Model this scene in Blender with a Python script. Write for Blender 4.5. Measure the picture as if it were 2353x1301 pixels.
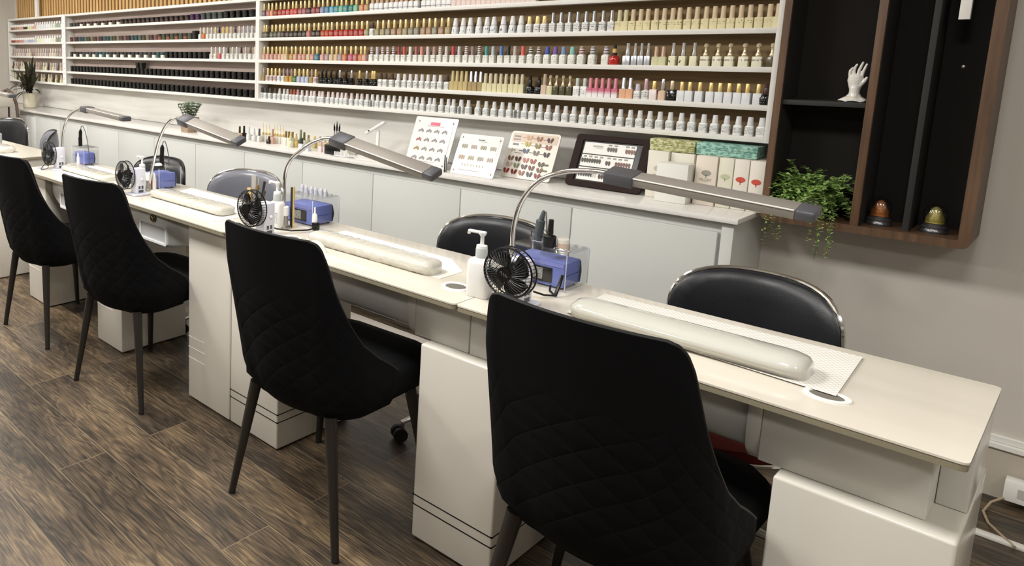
import bpy, bmesh, math, random
import numpy as np
from mathutils import Vector, Matrix
random.seed(7)
PI = math.pi
for o in list(bpy.data.objects): bpy.data.objects.remove(o, do_unlink=True)
SC = bpy.context.scene
COL = SC.collection

# ------------------------------------------------------------------ camera
CAMH = 1.41
YAW, PITCH, ROLL = 0.901862536, 0.14776760, -0.00654011843
FPX, PCX, PCY = 1658.17677, 496.326517, 371.161414      # in pixels of the 2353 x 1301 frame
def _basis():
    f = Vector((-math.sin(YAW)*math.cos(PITCH), math.cos(YAW)*math.cos(PITCH), -math.sin(PITCH)))
    r = f.cross(Vector((0, 0, 1))).normalized(); d = f.cross(r)
    R = math.cos(ROLL)*r + math.sin(ROLL)*d
    D = -math.sin(ROLL)*r + math.cos(ROLL)*d
    return R, D, f
CR, CD, CF = _basis()
cam_data = bpy.data.cameras.new('camera'); cam = bpy.data.objects.new('camera', cam_data); COL.objects.link(cam)
cam.matrix_world = Matrix(((CR.x, -CD.x, -CF.x, 0), (CR.y, -CD.y, -CF.y, 0), (CR.z, -CD.z, -CF.z, CAMH), (0, 0, 0, 1)))
cam_data.sensor_fit = 'HORIZONTAL'; cam_data.sensor_width = 36
cam_data.lens = FPX/2353*36
cam_data.shift_x = (2353/2-PCX)/2353
cam_data.shift_y = -(1301/2-PCY)/2353
cam_data.clip_start = .05
SC.camera = cam
SC.view_settings.view_transform = 'Standard'; SC.view_settings.look = 'None'
SC.view_settings.gamma = 1; SC.view_settings.use_curve_mapping = False
SC.view_settings.exposure = 0.30

# ------------------------------------------------------------------ world and room lights
W = bpy.data.worlds.new('world'); SC.world = W; W.use_nodes = True
W.node_tree.nodes['Background'].inputs[0].default_value = (.95, .97, 1, 1)
W.node_tree.nodes['Background'].inputs[1].default_value = .25
CEIL = 2.75
PANELS = [(-7.0, .75, 44), (-5.3, .75, 44), (-3.6, .75, 42), (-1.9, .75, 34), (-.2, .75, 24), (1.4, .75, 16),
          (-7.0, -1.4, 24), (-4.4, -1.4, 20), (-1.9, -1.4, 12), (.6, -1.4, 8), (-6.2, 2.2, 10), (-4.2, 2.2, 8), (-2.3, 2.2, 4)]
for px_, py_, pw in PANELS:
    l = bpy.data.lights.new('ceiling_panel_light', 'AREA'); l.shape = 'SQUARE'; l.size = .55
    l.energy = pw; l.color = (1, .98, .945)
    lo = bpy.data.objects.new('ceiling_panel_light', l); lo.location = (px_, py_, CEIL-.06); COL.objects.link(lo)

# ------------------------------------------------------------------ pixel helpers (points on known planes of the room)
def xu(u, y, z):
    "world x of the point at depth y and height z seen in pixel column u"
    a = [FPX*CR[i]+(PCX-u)*CF[i] for i in range(3)]
    return -(a[1]*y+a[2]*(z-CAMH))/a[0]

# ------------------------------------------------------------------ materials
MATS = {}
def mat(name, col, rough=.5, metal=0., bump=0., bscale=200., alpha=None, trans=0., ior=1.45, coat=0., emit=None, var=0., vscale=8., stretch=None, spec=None):
    if name in MATS: return MATS[name]
    m = bpy.data.materials.new(name); m.use_nodes = True; nt = m.node_tree; b = nt.nodes['Principled BSDF']
    b.inputs['Base Color'].default_value = (*col, 1); b.inputs['Roughness'].default_value = rough
    b.inputs['Metallic'].default_value = metal; b.inputs['IOR'].default_value = ior
    b.inputs['Transmission Weight'].default_value = trans; b.inputs['Coat Weight'].default_value = coat
    if spec is not None: b.inputs['Specular IOR Level'].default_value = spec
    if emit: b.inputs['Emission Color'].default_value = (*col, 1); b.inputs['Emission Strength'].default_value = emit
    if bump or var:
        tc = nt.nodes.new('ShaderNodeTexCoord'); mp = nt.nodes.new('ShaderNodeMapping')
        nt.links.new(tc.outputs['Object'], mp.inputs[0])
        if stretch: mp.inputs['Scale'].default_value = stretch
    if var:
        n = nt.nodes.new('ShaderNodeTexNoise'); n.inputs['Scale'].default_value = vscale; n.inputs['Detail'].default_value = 6
        nt.links.new(mp.outputs[0], n.inputs['Vector'])
        r = nt.nodes.new('ShaderNodeMapRange'); r.inputs[1].default_value = .3; r.inputs[2].default_value = .7
        r.inputs[3].default_value = 1-var; r.inputs[4].default_value = 1+var
        nt.links.new(n.outputs[0], r.inputs[0])
        mx = nt.nodes.new('ShaderNodeVectorMath'); mx.operation = 'SCALE'; mx.inputs[0].default_value = col
        nt.links.new(r.outputs[0], mx.inputs['Scale']); nt.links.new(mx.outputs[0], b.inputs['Base Color'])
    if bump:
        n = nt.nodes.new('ShaderNodeTexNoise'); n.inputs['Scale'].default_value = bscale; n.inputs['Detail'].default_value = 3
        nt.links.new(mp.outputs[0], n.inputs['Vector'])
        bp = nt.nodes.new('ShaderNodeBump'); bp.inputs['Strength'].default_value = bump; bp.inputs['Distance'].default_value = .002
        nt.links.new(n.outputs[0], bp.inputs['Height']); nt.links.new(bp.outputs[0], b.inputs['Normal'])
    MATS[name] = m; return m
def hexc(h):
    h = h.lstrip('#'); v = [int(h[i:i+2], 16)/255 for i in (0, 2, 4)]
    return tuple((c/12.92 if c <= .04045 else ((c+.055)/1.055)**2.4) for c in v)
def cm(h, rough=.3, metal=0., **k): return mat('paint_%s_%d_%d' % (h, int(rough*100), int(metal*100)), hexc(h), rough, metal, **k)

def nodes(m): return m.node_tree, m.node_tree.nodes['Principled BSDF']
def math_n(nt, op, a, b=None, c=None):
    n = nt.nodes.new('ShaderNodeMath'); n.operation = op
    for i, v in enumerate((a, b, c)):
        if v is None: continue
        if isinstance(v, (int, float)): n.inputs[i].default_value = v
        else: nt.links.new(v, n.inputs[i])
    return n.outputs[0]
def ramp(nt, fac, stops):
    r = nt.nodes.new('ShaderNodeValToRGB'); e = r.color_ramp.elements
    while len(e) < len(stops): e.new(.5)
    for i, (p, c) in enumerate(stops): e[i].position = p; e[i].color = (*c, 1)
    nt.links.new(fac, r.inputs[0]); return r.outputs[0]

def floor_mat():
    m = mat('oak_laminate', (.1, .08, .06), .42); nt, b = nodes(m)
    tc = nt.nodes.new('ShaderNodeTexCoord'); s = nt.nodes.new('ShaderNodeSeparateXYZ'); nt.links.new(tc.outputs['Object'], s.inputs[0])
    x, y = s.outputs[0], s.outputs[1]
    PWD, PLN = .185, 1.314
    ry = math_n(nt, 'DIVIDE', math_n(nt, 'SUBTRACT', y, 1.185), PWD)
    row = math_n(nt, 'FLOOR', ry); fy = math_n(nt, 'SUBTRACT', ry, row)
    half = math_n(nt, 'MULTIPLY', math_n(nt, 'MODULO', math_n(nt, 'ADD', row, 1000), 2), .5)
    rx = math_n(nt, 'ADD', math_n(nt, 'DIVIDE', math_n(nt, 'ADD', x, 1.464), PLN), half)
    colx = math_n(nt, 'FLOOR', rx); fx = math_n(nt, 'SUBTRACT', rx, colx)
    cid = nt.nodes.new('ShaderNodeCombineXYZ'); nt.links.new(row, cid.inputs[0]); nt.links.new(colx, cid.inputs[1])
    wn = nt.nodes.new('ShaderNodeTexWhiteNoise'); nt.links.new(cid.outputs[0], wn.inputs['Vector'])
    off = nt.nodes.new('ShaderNodeVectorMath'); off.operation = 'SCALE'; nt.links.new(wn.outputs['Color'], off.inputs[0]); off.inputs['Scale'].default_value = 30
    add = nt.nodes.new('ShaderNodeVectorMath'); nt.links.new(tc.outputs['Object'], add.inputs[0]); nt.links.new(off.outputs[0], add.inputs[1])
    # slow warp gives cathedral grain and knots
    mp = nt.nodes.new('ShaderNodeMapping'); mp.inputs['Scale'].default_value = (1.3, 7, 1); nt.links.new(add.outputs[0], mp.inputs[0])
    big = nt.nodes.new('ShaderNodeTexNoise'); big.inputs['Scale'].default_value = 1.5; big.inputs['Detail'].default_value = 3; nt.links.new(mp.outputs[0], big.inputs['Vector'])
    ringv = math_n(nt, 'ADD', math_n(nt, 'MULTIPLY', big.outputs[0], 90), 0)
    rings = math_n(nt, 'MULTIPLY_ADD', math_n(nt, 'SINE', ringv), .5, .5)
    mp2 = nt.nodes.new('ShaderNodeMapping'); mp2.inputs['Scale'].default_value = (3.5, 95, 1); nt.links.new(add.outputs[0], mp2.inputs[0])
    fine = nt.nodes.new('ShaderNodeTexNoise'); fine.inputs['Scale'].default_value = 2.2; fine.inputs['Detail'].default_value = 8; fine.inputs['Roughness'].default_value = .7
    nt.links.new(mp2.outputs[0], fine.inputs['Vector'])
    mp3 = nt.nodes.new('ShaderNodeMapping'); mp3.inputs['Scale'].default_value = (1, 3.5, 1); nt.links.new(add.outputs[0], mp3.inputs[0])
    blot = nt.nodes.new('ShaderNodeTexNoise'); blot.inputs['Scale'].default_value = 2.4; blot.inputs['Detail'].default_value = 4; nt.links.new(mp3.outputs[0], blot.inputs['Vector'])
    v = math_n(nt, 'MULTIPLY_ADD', rings, .12, math_n(nt, 'MULTIPLY_ADD', fine.outputs[0], 1.05, -.16))
    v = math_n(nt, 'ADD', v, math_n(nt, 'MULTIPLY', math_n(nt, 'SUBTRACT', blot.outputs[0], .5), .85))
    v = math_n(nt, 'ADD', v, math_n(nt, 'MULTIPLY', math_n(nt, 'SUBTRACT', wn.outputs['Value'], .5), .12))
    colr = ramp(nt, v, [(.22, hexc('#262019')), (.42, hexc('#4c4032')), (.58, hexc('#6e5c46')), (.82, hexc('#a08b69'))])
    # thin pale bevels between boards
    ex = math_n(nt, 'MULTIPLY', math_n(nt, 'MINIMUM', fx, math_n(nt, 'SUBTRACT', 1, fx)), PLN)
    ey = math_n(nt, 'MULTIPLY', math_n(nt, 'MINIMUM', fy, math_n(nt, 'SUBTRACT', 1, fy)), PWD)
    ed = math_n(nt, 'MINIMUM', ex, ey); g = math_n(nt, 'LESS_THAN', ed, .0016)
    mx = nt.nodes.new('ShaderNodeMix'); mx.data_type = 'RGBA'; nt.links.new(math_n(nt, 'MULTIPLY', g, .4), mx.inputs[0]); nt.links.new(colr, mx.inputs[6]); mx.inputs[7].default_value = (*hexc('#94846c'), 1)
    nt.links.new(mx.outputs[2], b.inputs['Base Color'])
    bp = nt.nodes.new('ShaderNodeBump'); bp.inputs['Strength'].default_value = .25; bp.inputs['Distance'].default_value = .001
    nt.links.new(math_n(nt, 'ADD', fine.outputs[0], math_n(nt, 'MULTIPLY', g, -2)), bp.inputs['Height']); nt.links.new(bp.outputs[0], b.inputs['Normal'])
    return m
def grain_mat(name, lo, hi, scale=(1, 1, 14), rough=.5, ns=3.):
    m = mat(name, hexc(lo), rough); nt, b = nodes(m)
    tc = nt.nodes.new('ShaderNodeTexCoord'); mp = nt.nodes.new('ShaderNodeMapping'); mp.inputs['Scale'].default_value = scale
    nt.links.new(tc.outputs['Object'], mp.inputs[0]); n = nt.nodes.new('ShaderNodeTexNoise'); n.inputs['Scale'].default_value = ns; n.inputs['Detail'].default_value = 6
    nt.links.new(mp.outputs[0], n.inputs['Vector']); nt.links.new(ramp(nt, n.outputs[0], [(.3, hexc(lo)), (.7, hexc(hi))]), b.inputs['Base Color']); return m
def marble_mat():
    m = mat('pale_veined_tile', (.6, .6, .58), .12); nt, b = nodes(m)
    tc = nt.nodes.new('ShaderNodeTexCoord'); mp = nt.nodes.new('ShaderNodeMapping'); mp.inputs['Scale'].default_value = (.5, 1, 5)
    nt.links.new(tc.outputs['Object'], mp.inputs[0]); n = nt.nodes.new('ShaderNodeTexNoise'); n.inputs['Scale'].default_value = 2; n.inputs['Detail'].default_value = 7
    nt.links.new(mp.outputs[0], n.inputs['Vector']); nt.links.new(ramp(nt, n.outputs[0], [(.3, hexc('#b2afaa')), (.55, hexc('#cfcdc8')), (.75, hexc('#dcdad5'))]), b.inputs['Base Color']); return m
def quilt_mat():
    m = mat('quilted_black_velvet', hexc('#0a0a0c'), .9, spec=.15); nt, b = nodes(m)
    uv = nt.nodes.new('ShaderNodeUVMap'); s = nt.nodes.new('ShaderNodeSeparateXYZ'); nt.links.new(uv.outputs[0], s.inputs[0])
    a = math_n(nt, 'ADD', s.outputs[0], s.outputs[1]); c = math_n(nt, 'SUBTRACT', s.outputs[0], s.outputs[1])
    def tri(v): return math_n(nt, 'PINGPONG', math_n(nt, 'MULTIPLY', v, 1/.072), .5)
    h = math_n(nt, 'MINIMUM', tri(a), tri(c)); h = math_n(nt, 'POWER', math_n(nt, 'MINIMUM', math_n(nt, 'MULTIPLY', h, 2.4), 1), .45)
    low = math_n(nt, 'MULTIPLY', math_n(nt, 'SUBTRACT', .78, s.outputs[1]), 12); low = math_n(nt, 'MINIMUM', math_n(nt, 'MAXIMUM', low, 0), 1)
    h = math_n(nt, 'MULTIPLY', h, low)
    bp = nt.nodes.new('ShaderNodeBump'); bp.inputs['Strength'].default_value = .5; bp.inputs['Distance'].default_value = .004
    nt.links.new(h, bp.inputs['Height']); nt.links.new(bp.outputs[0], b.inputs['Normal']); return m
def label_mat(name, base, ink, rough=.35, sc=900., thr=.56, zmin=.006, zmax=.03, lines=260.):
    "plain bottle body with a band of small broken print lines"
    if name in MATS: return MATS[name]
    m = mat(name, hexc(base), rough); nt, b = nodes(m)
    tc = nt.nodes.new('ShaderNodeTexCoord'); mp = nt.nodes.new('ShaderNodeMapping'); mp.inputs['Scale'].default_value = (1, 1, .35)
    nt.links.new(tc.outputs['Object'], mp.inputs[0]); n = nt.nodes.new('ShaderNodeTexNoise'); n.inputs['Scale'].default_value = sc; n.inputs['Detail'].default_value = 1
    oi = nt.nodes.new('ShaderNodeObjectInfo'); ad = nt.nodes.new('ShaderNodeVectorMath'); nt.links.new(mp.outputs[0], ad.inputs[0]); nt.links.new(oi.outputs['Random'], ad.inputs[1])
    nt.links.new(ad.outputs[0], n.inputs['Vector'])
    s = nt.nodes.new('ShaderNodeSeparateXYZ'); nt.links.new(tc.outputs['Object'], s.inputs[0]); z = s.outputs[2]
    ln = math_n(nt, 'GREATER_THAN', math_n(nt, 'FRACT', math_n(nt, 'MULTIPLY', z, lines)), .45)
    k = math_n(nt, 'MULTIPLY', math_n(nt, 'GREATER_THAN', n.outputs[0], thr), ln)
    k = math_n(nt, 'MULTIPLY', k, math_n(nt, 'MULTIPLY', math_n(nt, 'GREATER_THAN', z, zmin), math_n(nt, 'LESS_THAN', z, zmax)))
    mx = nt.nodes.new('ShaderNodeMix'); mx.data_type = 'RGBA'; nt.links.new(k, mx.inputs[0]); mx.inputs[6].default_value = (*hexc(base), 1); mx.inputs[7].default_value = (*hexc(ink), 1)
    nt.links.new(mx.outputs[2], b.inputs['Base Color']); return m
def stripe_mat(name, a, c, n=4., z0=0., period=.011, rough=.4):
    if name in MATS: return MATS[name]
    m = mat(name, hexc(a), rough); nt, b = nodes(m)
    tc = nt.nodes.new('ShaderNodeTexCoord'); s = nt.nodes.new('ShaderNodeSeparateXYZ'); nt.links.new(tc.outputs['Object'], s.inputs[0])
    k = math_n(nt, 'GREATER_THAN', math_n(nt, 'FRACT', math_n(nt, 'DIVIDE', s.outputs[2], period)), .5)
    mx = nt.nodes.new('ShaderNodeMix'); mx.data_type = 'RGBA'; nt.links.new(k, mx.inputs[0]); mx.inputs[6].default_value = (*hexc(a), 1); mx.inputs[7].default_value = (*hexc(c), 1)
    nt.links.new(mx.outputs[2], b.inputs['Base Color']); return m
def towel_mat():
    m = mat('embossed_paper', hexc('#e6e3dc'), .8); nt, b = nodes(m)
    tc = nt.nodes.new('ShaderNodeTexCoord'); s = nt.nodes.new('ShaderNodeSeparateXYZ'); nt.links.new(tc.outputs['Object'], s.inputs[0])
    sx = math_n(nt, 'SINE', math_n(nt, 'MULTIPLY', s.outputs[0], 2*PI/.012)); sy = math_n(nt, 'SINE', math_n(nt, 'MULTIPLY', s.outputs[1], 2*PI/.014))
    k = math_n(nt, 'GREATER_THAN', math_n(nt, 'MULTIPLY', sx, sy), .0)
    mx = nt.nodes.new('ShaderNodeMix'); mx.data_type = 'RGBA'; nt.links.new(k, mx.inputs[0]); mx.inputs[6].default_value = (*hexc('#e9e6e0'), 1); mx.inputs[7].default_value = (*hexc('#d2cdc6'), 1)
    nt.links.new(mx.outputs[2], b.inputs['Base Color'])
    bp = nt.nodes.new('ShaderNodeBump'); bp.inputs['Strength'].default_value = .5; bp.inputs['Distance'].default_value = .001
    nt.links.new(k, bp.inputs['Height']); nt.links.new(bp.outputs[0], b.inputs['Normal']); return m

M_FLOOR = floor_mat()
M_WALL = mat('warm_grey_wall_paint', hexc('#c6c0b7'), .55, bump=.08, bscale=90, var=.03, vscale=1.5)
M_CEIL = mat('white_ceiling_paint', hexc('#dcdad4'), .8)
M_WHITE = mat('white_gloss_laminate', hexc('#e2e0da'), .22)
M_SHELF = mat('white_shelf_laminate', hexc('#e4e2dc'), .35)
M_COUNTER = mat('pale_grey_laminate', hexc('#c9cac6'), .3)
M_QUARTZ = mat('white_quartz', hexc('#e6e3de'), .1, var=.03, vscale=40)
M_DESK = mat('cream_gloss_desk', hexc('#d2cdc3'), .16, bump=.06, bscale=40)
M_DESKW = mat('white_gloss_desk', hexc('#dbdad3'), .2)
M_TOP = grain_mat('cream_grained_top', '#d0c9bb', '#d8d1c4', (1.2, 6, 1), .09, 2.)
M_TOPEDGE = mat('tabletop_edge', hexc('#8b8470'), .3)
M_TILE = marble_mat()
M_BACKR = grain_mat('shaded_oak_backing', '#6d5738', '#87704a', (1, 1, 14), .6)  # oak darkened in colour to carry the shadow inside the near rack
M_BACKL = grain_mat('lit_oak_backing', '#a8958c', '#c0b0a8', (1, 1, 14), .6)  # same oak, made paler to carry the light on the left racks
M_SLAT = grain_mat('honey_oak_slat', '#a9834f', '#cfa870', (12, 12, 1), .5)
M_DARK = mat('black_felt', hexc('#1b1713'), .9)
M_BROWN = grain_mat('walnut_board', '#4a3728', '#6a503b', (20, 20, 1.2), .45)
M_CHARCOAL = mat('charcoal_board', hexc('#292827'), .7)
M_QUILT = quilt_mat()
M_VELVET = mat('black_velvet', hexc('#0a0a0b'), .9, bump=.1, bscale=300, spec=.15)
M_PIPING = mat('black_piping', hexc('#08080a'), .6)
M_LEG = mat('dark_bronze_leg', hexc('#2c2824'), .38, .3)
M_CHROME = mat('chrome', (.78, .78, .77), .12, 1.)
M_STEEL = mat('brushed_steel', hexc('#a9a6a0'), .32, .85)
M_ALU = mat('grey_aluminium', hexc('#8b857e'), .48, .25)
M_GREYP = mat('dark_grey_plastic', hexc('#4c4c50'), .4)
M_LEATHER = mat('black_leatherette', hexc('#1c1d21'), .35, bump=.15, bscale=350)
M_BLACKP = mat('black_plastic', hexc('#0b0b0c'), .3)
M_RUBBER = mat('black_rubber', hexc('#121212'), .7)
M_WPLAST = mat('white_plastic', hexc('#e9e8e6'), .3)
M_LILAC = mat('lilac_white_plastic', hexc('#d9dae6'), .35)
M_BLUE = mat('periwinkle_blue_plastic', hexc('#6f7cc0'), .35)
M_BLUEL = mat('light_periwinkle_plastic', hexc('#8389c8'), .35)
def clear_mat(name, f0=.05, tint=(.97, .975, .98)):
    m = bpy.data.materials.new(name); m.use_nodes = True; nt = m.node_tree; nt.nodes.remove(nt.nodes['Principled BSDF']); out = nt.nodes['Material Output']
    tr = nt.nodes.new('ShaderNodeBsdfTransparent'); tr.inputs[0].default_value = (*tint, 1); gl = nt.nodes.new('ShaderNodeBsdfGlossy'); gl.inputs['Roughness'].default_value = .04
    fr = nt.nodes.new('ShaderNodeLayerWeight'); fr.inputs[0].default_value = .5; mx = nt.nodes.new('ShaderNodeMixShader')
    nt.links.new(math_n(nt, 'ADD', math_n(nt, 'MULTIPLY', math_n(nt, 'POWER', fr.outputs['Facing'], 4), .5), f0), mx.inputs[0]); nt.links.new(tr.outputs[0], mx.inputs[1]); nt.links.new(gl.outputs[0], mx.inputs[2]); nt.links.new(mx.outputs[0], out.inputs[0]); return m
M_ACRYL = clear_mat('clear_acrylic', .03)
M_GLASS = clear_mat('clear_glass', .10)
M_FILM = mat('white_towel_under_film', hexc('#cfccc0'), .12, bump=1., bscale=38, coat=.8)
M_FILMS = mat('smooth_film_cushion', hexc('#c5c4bb'), .10, bump=.7, bscale=34, coat=.9, stretch=(.25, 1, 1))
M_PAPER = mat('white_paper', hexc('#e5e2da'), .75)
M_EMB = towel_mat()
M_GOLD = mat('gold_metal', hexc('#e0c684'), .25, .45)
M_GOLDC = mat('gold_cap', hexc('#ead49a'), .25, .35)
M_SILVER = mat('silver_cap', hexc('#cfcfd2'), .2, .85)
M_POT = mat('cream_ceramic_pot', hexc('#cdc5ae'), .35)
M_POT2 = mat('taupe_stone_pot', hexc('#9a8672'), .6, var=.1)
M_SOIL = mat('dark_soil', hexc('#1f1812'), .95)
M_LEAFD = mat('dark_red_green_leaf', hexc('#33301f'), .45, var=.35, vscale=25)
M_LEAFG = mat('fresh_green_leaf', hexc('#9cba6c'), .5, var=.35, vscale=60)
M_LEAFS = mat('grey_green_leaf', hexc('#8a9c80'), .6, var=.25, vscale=50)
M_PORC = mat('white_porcelain', hexc('#e6e2da'), .12, coat=.5)
M_LED = mat('white_diffuser', (1, .97, .9), .5, emit=3.)

# ------------------------------------------------------------------ mesh building
class MB:
    def __init__(s): s.bm = bmesh.new()
    def _setm(s, fs, mi):
        for f in fs: f.material_index = mi
    def box(s, x0, x1, y0, y1, z0, z1, bev=0., mi=0, seg=2, mtx=None):
        r = bmesh.ops.create_cube(s.bm, size=1); vs = r['verts']
        for v in vs: v.co = Vector(((x0+x1)/2+v.co.x*(x1-x0), (y0+y1)/2+v.co.y*(y1-y0), (z0+z1)/2+v.co.z*(z1-z0)))
        fs = {f for v in vs for f in v.link_faces}; s._setm(fs, mi)
        if bev > 0:
            es = {e for v in vs for e in v.link_edges}
            r = bmesh.ops.bevel(s.bm, geom=list(vs)+list(es), offset=bev, segments=seg, profile=.5, affect='EDGES', clamp_overlap=True)
            s._setm(r['faces'], mi); vs = list({v for f in r['faces'] for v in f.verts} | {v for v in vs if v.is_valid})
        if mtx is not None:
            for v in vs: v.co = mtx @ v.co
        return s
    def prism(s, poly, axis, a, b, mi=0, bev=0., seg=2):
        "extrude polygon (2D points) along axis 0/1/2 from a to b"
        def P(p, t):
            q = list(p); q.insert(axis, t); return Vector(q)
        A = [s.bm.verts.new(P(p, a)) for p in poly]; B = [s.bm.verts.new(P(p, b)) for p in poly]
        n = len(poly); fs = [s.bm.faces.new(A), s.bm.faces.new(B[::-1])]
        for i in range(n): fs.append(s.bm.faces.new((A[i], B[i], B[(i+1) % n], A[(i+1) % n])))
        s._setm(fs, mi)
        if bev:
            es = {e for f in fs[:2] for e in f.edges}
            r = bmesh.ops.bevel(s.bm, geom=list(es), offset=bev, segments=seg, profile=.5, affect='EDGES', clamp_overlap=True); s._setm(r['faces'], mi)
        bmesh.ops.recalc_face_normals(s.bm, faces=[f for f in s.bm.faces if f.is_valid]); return s
    def tube(s, pts, r, seg=10, mi=0, caps=True, closed=False, flat=1.):
        pts = [Vector(p) for p in pts]; n = len(pts)
        rs = r if isinstance(r, (list, tuple)) else [r]*n
        rings = []; prev = None
        for i, p in enumerate(pts):
            if closed: t = (pts[(i+1) % n]-pts[i-1])
            else: t = (pts[min(i+1, n-1)]-pts[max(i-1, 0)])
            t.normalize()
            if prev is None:
                up = Vector((0, 0, 1)) if abs(t.z) < .9 else Vector((0, 1, 0))
                a = t.cross(up).normalized()
            else:
                a = (prev-t*prev.dot(t)); a = a.normalized() if a.length > 1e-6 else t.orthogonal().normalized()
            prev = a; b = t.cross(a)
            rings.append([s.bm.verts.new(p+(a*math.cos(2*PI*k/seg)+b*math.sin(2*PI*k/seg)*flat)*rs[i]) for k in range(seg)])
        fs = []
        rng = range(n) if closed else range(n-1)
        for i in rng:
            A, B = rings[i], rings[(i+1) % n]
            for k in range(seg): fs.append(s.bm.faces.new((A[k], A[(k+1) % seg], B[(k+1) % seg], B[k])))
        if caps and not closed: fs.append(s.bm.faces.new(rings[0][::-1])); fs.append(s.bm.faces.new(rings[-1]))
        s._setm(fs, mi); return s
    def lathe(s, prof, c=(0, 0, 0), seg=20, mi=0, ax=None, mis=None):
        "profile of (radius, height) about z through c, optional matrix ax"
        rings = []
        for r_, z in prof:
            if r_ < 1e-6: rings.append([s.bm.verts.new(Vector((0, 0, z)))])
            else: rings.append([s.bm.verts.new(Vector((r_*math.cos(2*PI*k/seg), r_*math.sin(2*PI*k/seg), z))) for k in range(seg)])
        for i in range(len(rings)-1):
            A, B = rings[i], rings[i+1]; m_ = mis[i] if mis else mi
            for k in range(seg):
                k2 = (k+1) % seg
                if len(A) == 1 and len(B) == 1: continue
                if len(A) == 1: f = s.bm.faces.new((A[0], B[k2], B[k]))
                elif len(B) == 1: f = s.bm.faces.new((A[k], A[k2], B[0]))
                else: f = s.bm.faces.new((A[k], A[k2], B[k2], B[k]))
                f.material_index = m_
        T = Matrix.Translation(Vector(c)) @ (ax if ax is not None else Matrix.Identity(4))
        for R in rings:
            for v in R: v.co = T @ v.co
        return s
    def ball(s, c, r, seg=10, mi=0, sc=(1, 1, 1)):
        q = bmesh.ops.create_uvsphere(s.bm, u_segments=seg, v_segments=max(5, seg//2+1), radius=1)
        for v in q['verts']: v.co = Vector((c[0]+v.co.x*r*sc[0], c[1]+v.co.y*r*sc[1], c[2]+v.co.z*r*sc[2]))
        s._setm({f for v in q['verts'] for f in v.link_faces}, mi); return s
    def quad(s, a, b, c, d, mi=0):
        f = s.bm.faces.new([s.bm.verts.new(Vector(p)) for p in (a, b, c, d)]); f.material_index = mi; return s
    def build(s, name, mats, parent=None, smooth=35, loc=None):
        me = bpy.data.meshes.new(name); s.bm.to_mesh(me); s.bm.free()
        for m in (mats if isinstance(mats, (list, tuple)) else [mats]): me.materials.append(m)
        if smooth is not None and len(me.polygons):
            me.polygons.foreach_set('use_smooth', [True]*len(me.polygons)); me.set_sharp_from_angle(angle=math.radians(smooth))
        o = bpy.data.objects.new(name, me); COL.objects.link(o)
        if parent: o.parent = parent
        if loc: o.location = loc
        return o
def tag(o, label=None, cat=None, group=None, kind=None):
    if label: o['label'] = label
    if cat: o['category'] = cat
    if group: o['group'] = group
    if kind: o['kind'] = kind
    return o
def thing(name, label, cat, loc=(0, 0, 0), rz=0., group=None, rot=None):
    o = bpy.data.objects.new(name, None); COL.objects.link(o); o.location = loc
    o.rotation_euler = rot if rot else (0, 0, rz); o.empty_display_size = .05
    return tag(o, label, cat, group)
def copy_tree(o, parent=None):
    c = o.copy(); COL.objects.link(c)
    if parent: c.parent = parent
    for ch in o.children: copy_tree(ch, c)
    return c
def struct(name, mb, m, smooth=None): return tag(mb.build(name, m, smooth=smooth), kind='structure')
def text_mesh(body, size, name, m, parent, mtx, ext=.0003):
    cu = bpy.data.curves.new('t', 'FONT'); cu.body = body; cu.size = size; cu.align_x = 'CENTER'; cu.align_y = 'CENTER'; cu.extrude = ext
    t = bpy.data.objects.new('t', cu); COL.objects.link(t)
    dg = bpy.context.evaluated_depsgraph_get(); me = bpy.data.meshes.new_from_object(t.evaluated_get(dg))
    bpy.data.objects.remove(t); bpy.data.curves.remove(cu)
    me.materials.clear(); me.materials.append(m); me.transform(mtx)
    o = bpy.data.objects.new(name, me); COL.objects.link(o); o.parent = parent; return o
FRONT = Matrix.Rotation(PI/2, 4, 'X')       # text facing -Y

# ------------------------------------------------------------------ room
WY = 3.35; XL = -7.9; XR = 2.2; YF = -3.2
struct('floor', MB().box(XL, XR, YF, WY+.1, -.06, 0), M_FLOOR)
struct('ceiling', MB().box(XL, XR, YF, WY, CEIL, CEIL+.05), M_CEIL)
struct('wall_back', MB().box(XL-.1, XR+.1, WY, WY+.1, 0, CEIL), M_WALL)
struct('wall_left', MB().box(XL-.1, XL, YF, WY, 0, CEIL), M_WALL)
struct('wall_right', MB().box(XR, XR+.1, YF, WY, 0, CEIL), M_WALL)
struct('wall_front', MB().box(XL-.1, XR+.1, YF-.1, YF, 0, CEIL), M_WALL)
sk = MB(); sk.box(-.83, XR, WY-.022, WY, .165, .184, .003); sk.box(-.83, XR, WY-.012, WY, .184, .207, .003)
struct('trim_2', sk, M_WHITE)
struct('baseboard_back', MB().box(-.83, XR, WY-.012, WY, 0, .1645), mat('beige_skirting', hexc('#b3aa9c'), .45))
sp = MB().box(XL, -.815, WY-.008, WY, .846, 1.09)
struct('trim_1', sp, M_TILE)
# ceiling panels
p0 = None
for px_, py_, pw in PANELS:
    if p0 is None:
        t = thing('ceiling_light', 'square flush ceiling light panel with thin white frame', 'ceiling light', (px_, py_, CEIL), group='ceiling light panels')
        fm = MB()
        for a in (-1, 1): fm.box(a*.3-.01, a*.3+.01, -.31, .31, -.03, 0); fm.box(-.29, .29, a*.3-.01, a*.3+.01, -.03, 0)
        fm.build('frame', M_WPLAST, t); MB().box(-.29, .29, -.29, .29, -.022, -.004).build('diffuser', M_LED, t); p0 = t
    else:
        c = copy_tree(p0); c.location = (px_, py_, CEIL)

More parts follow.
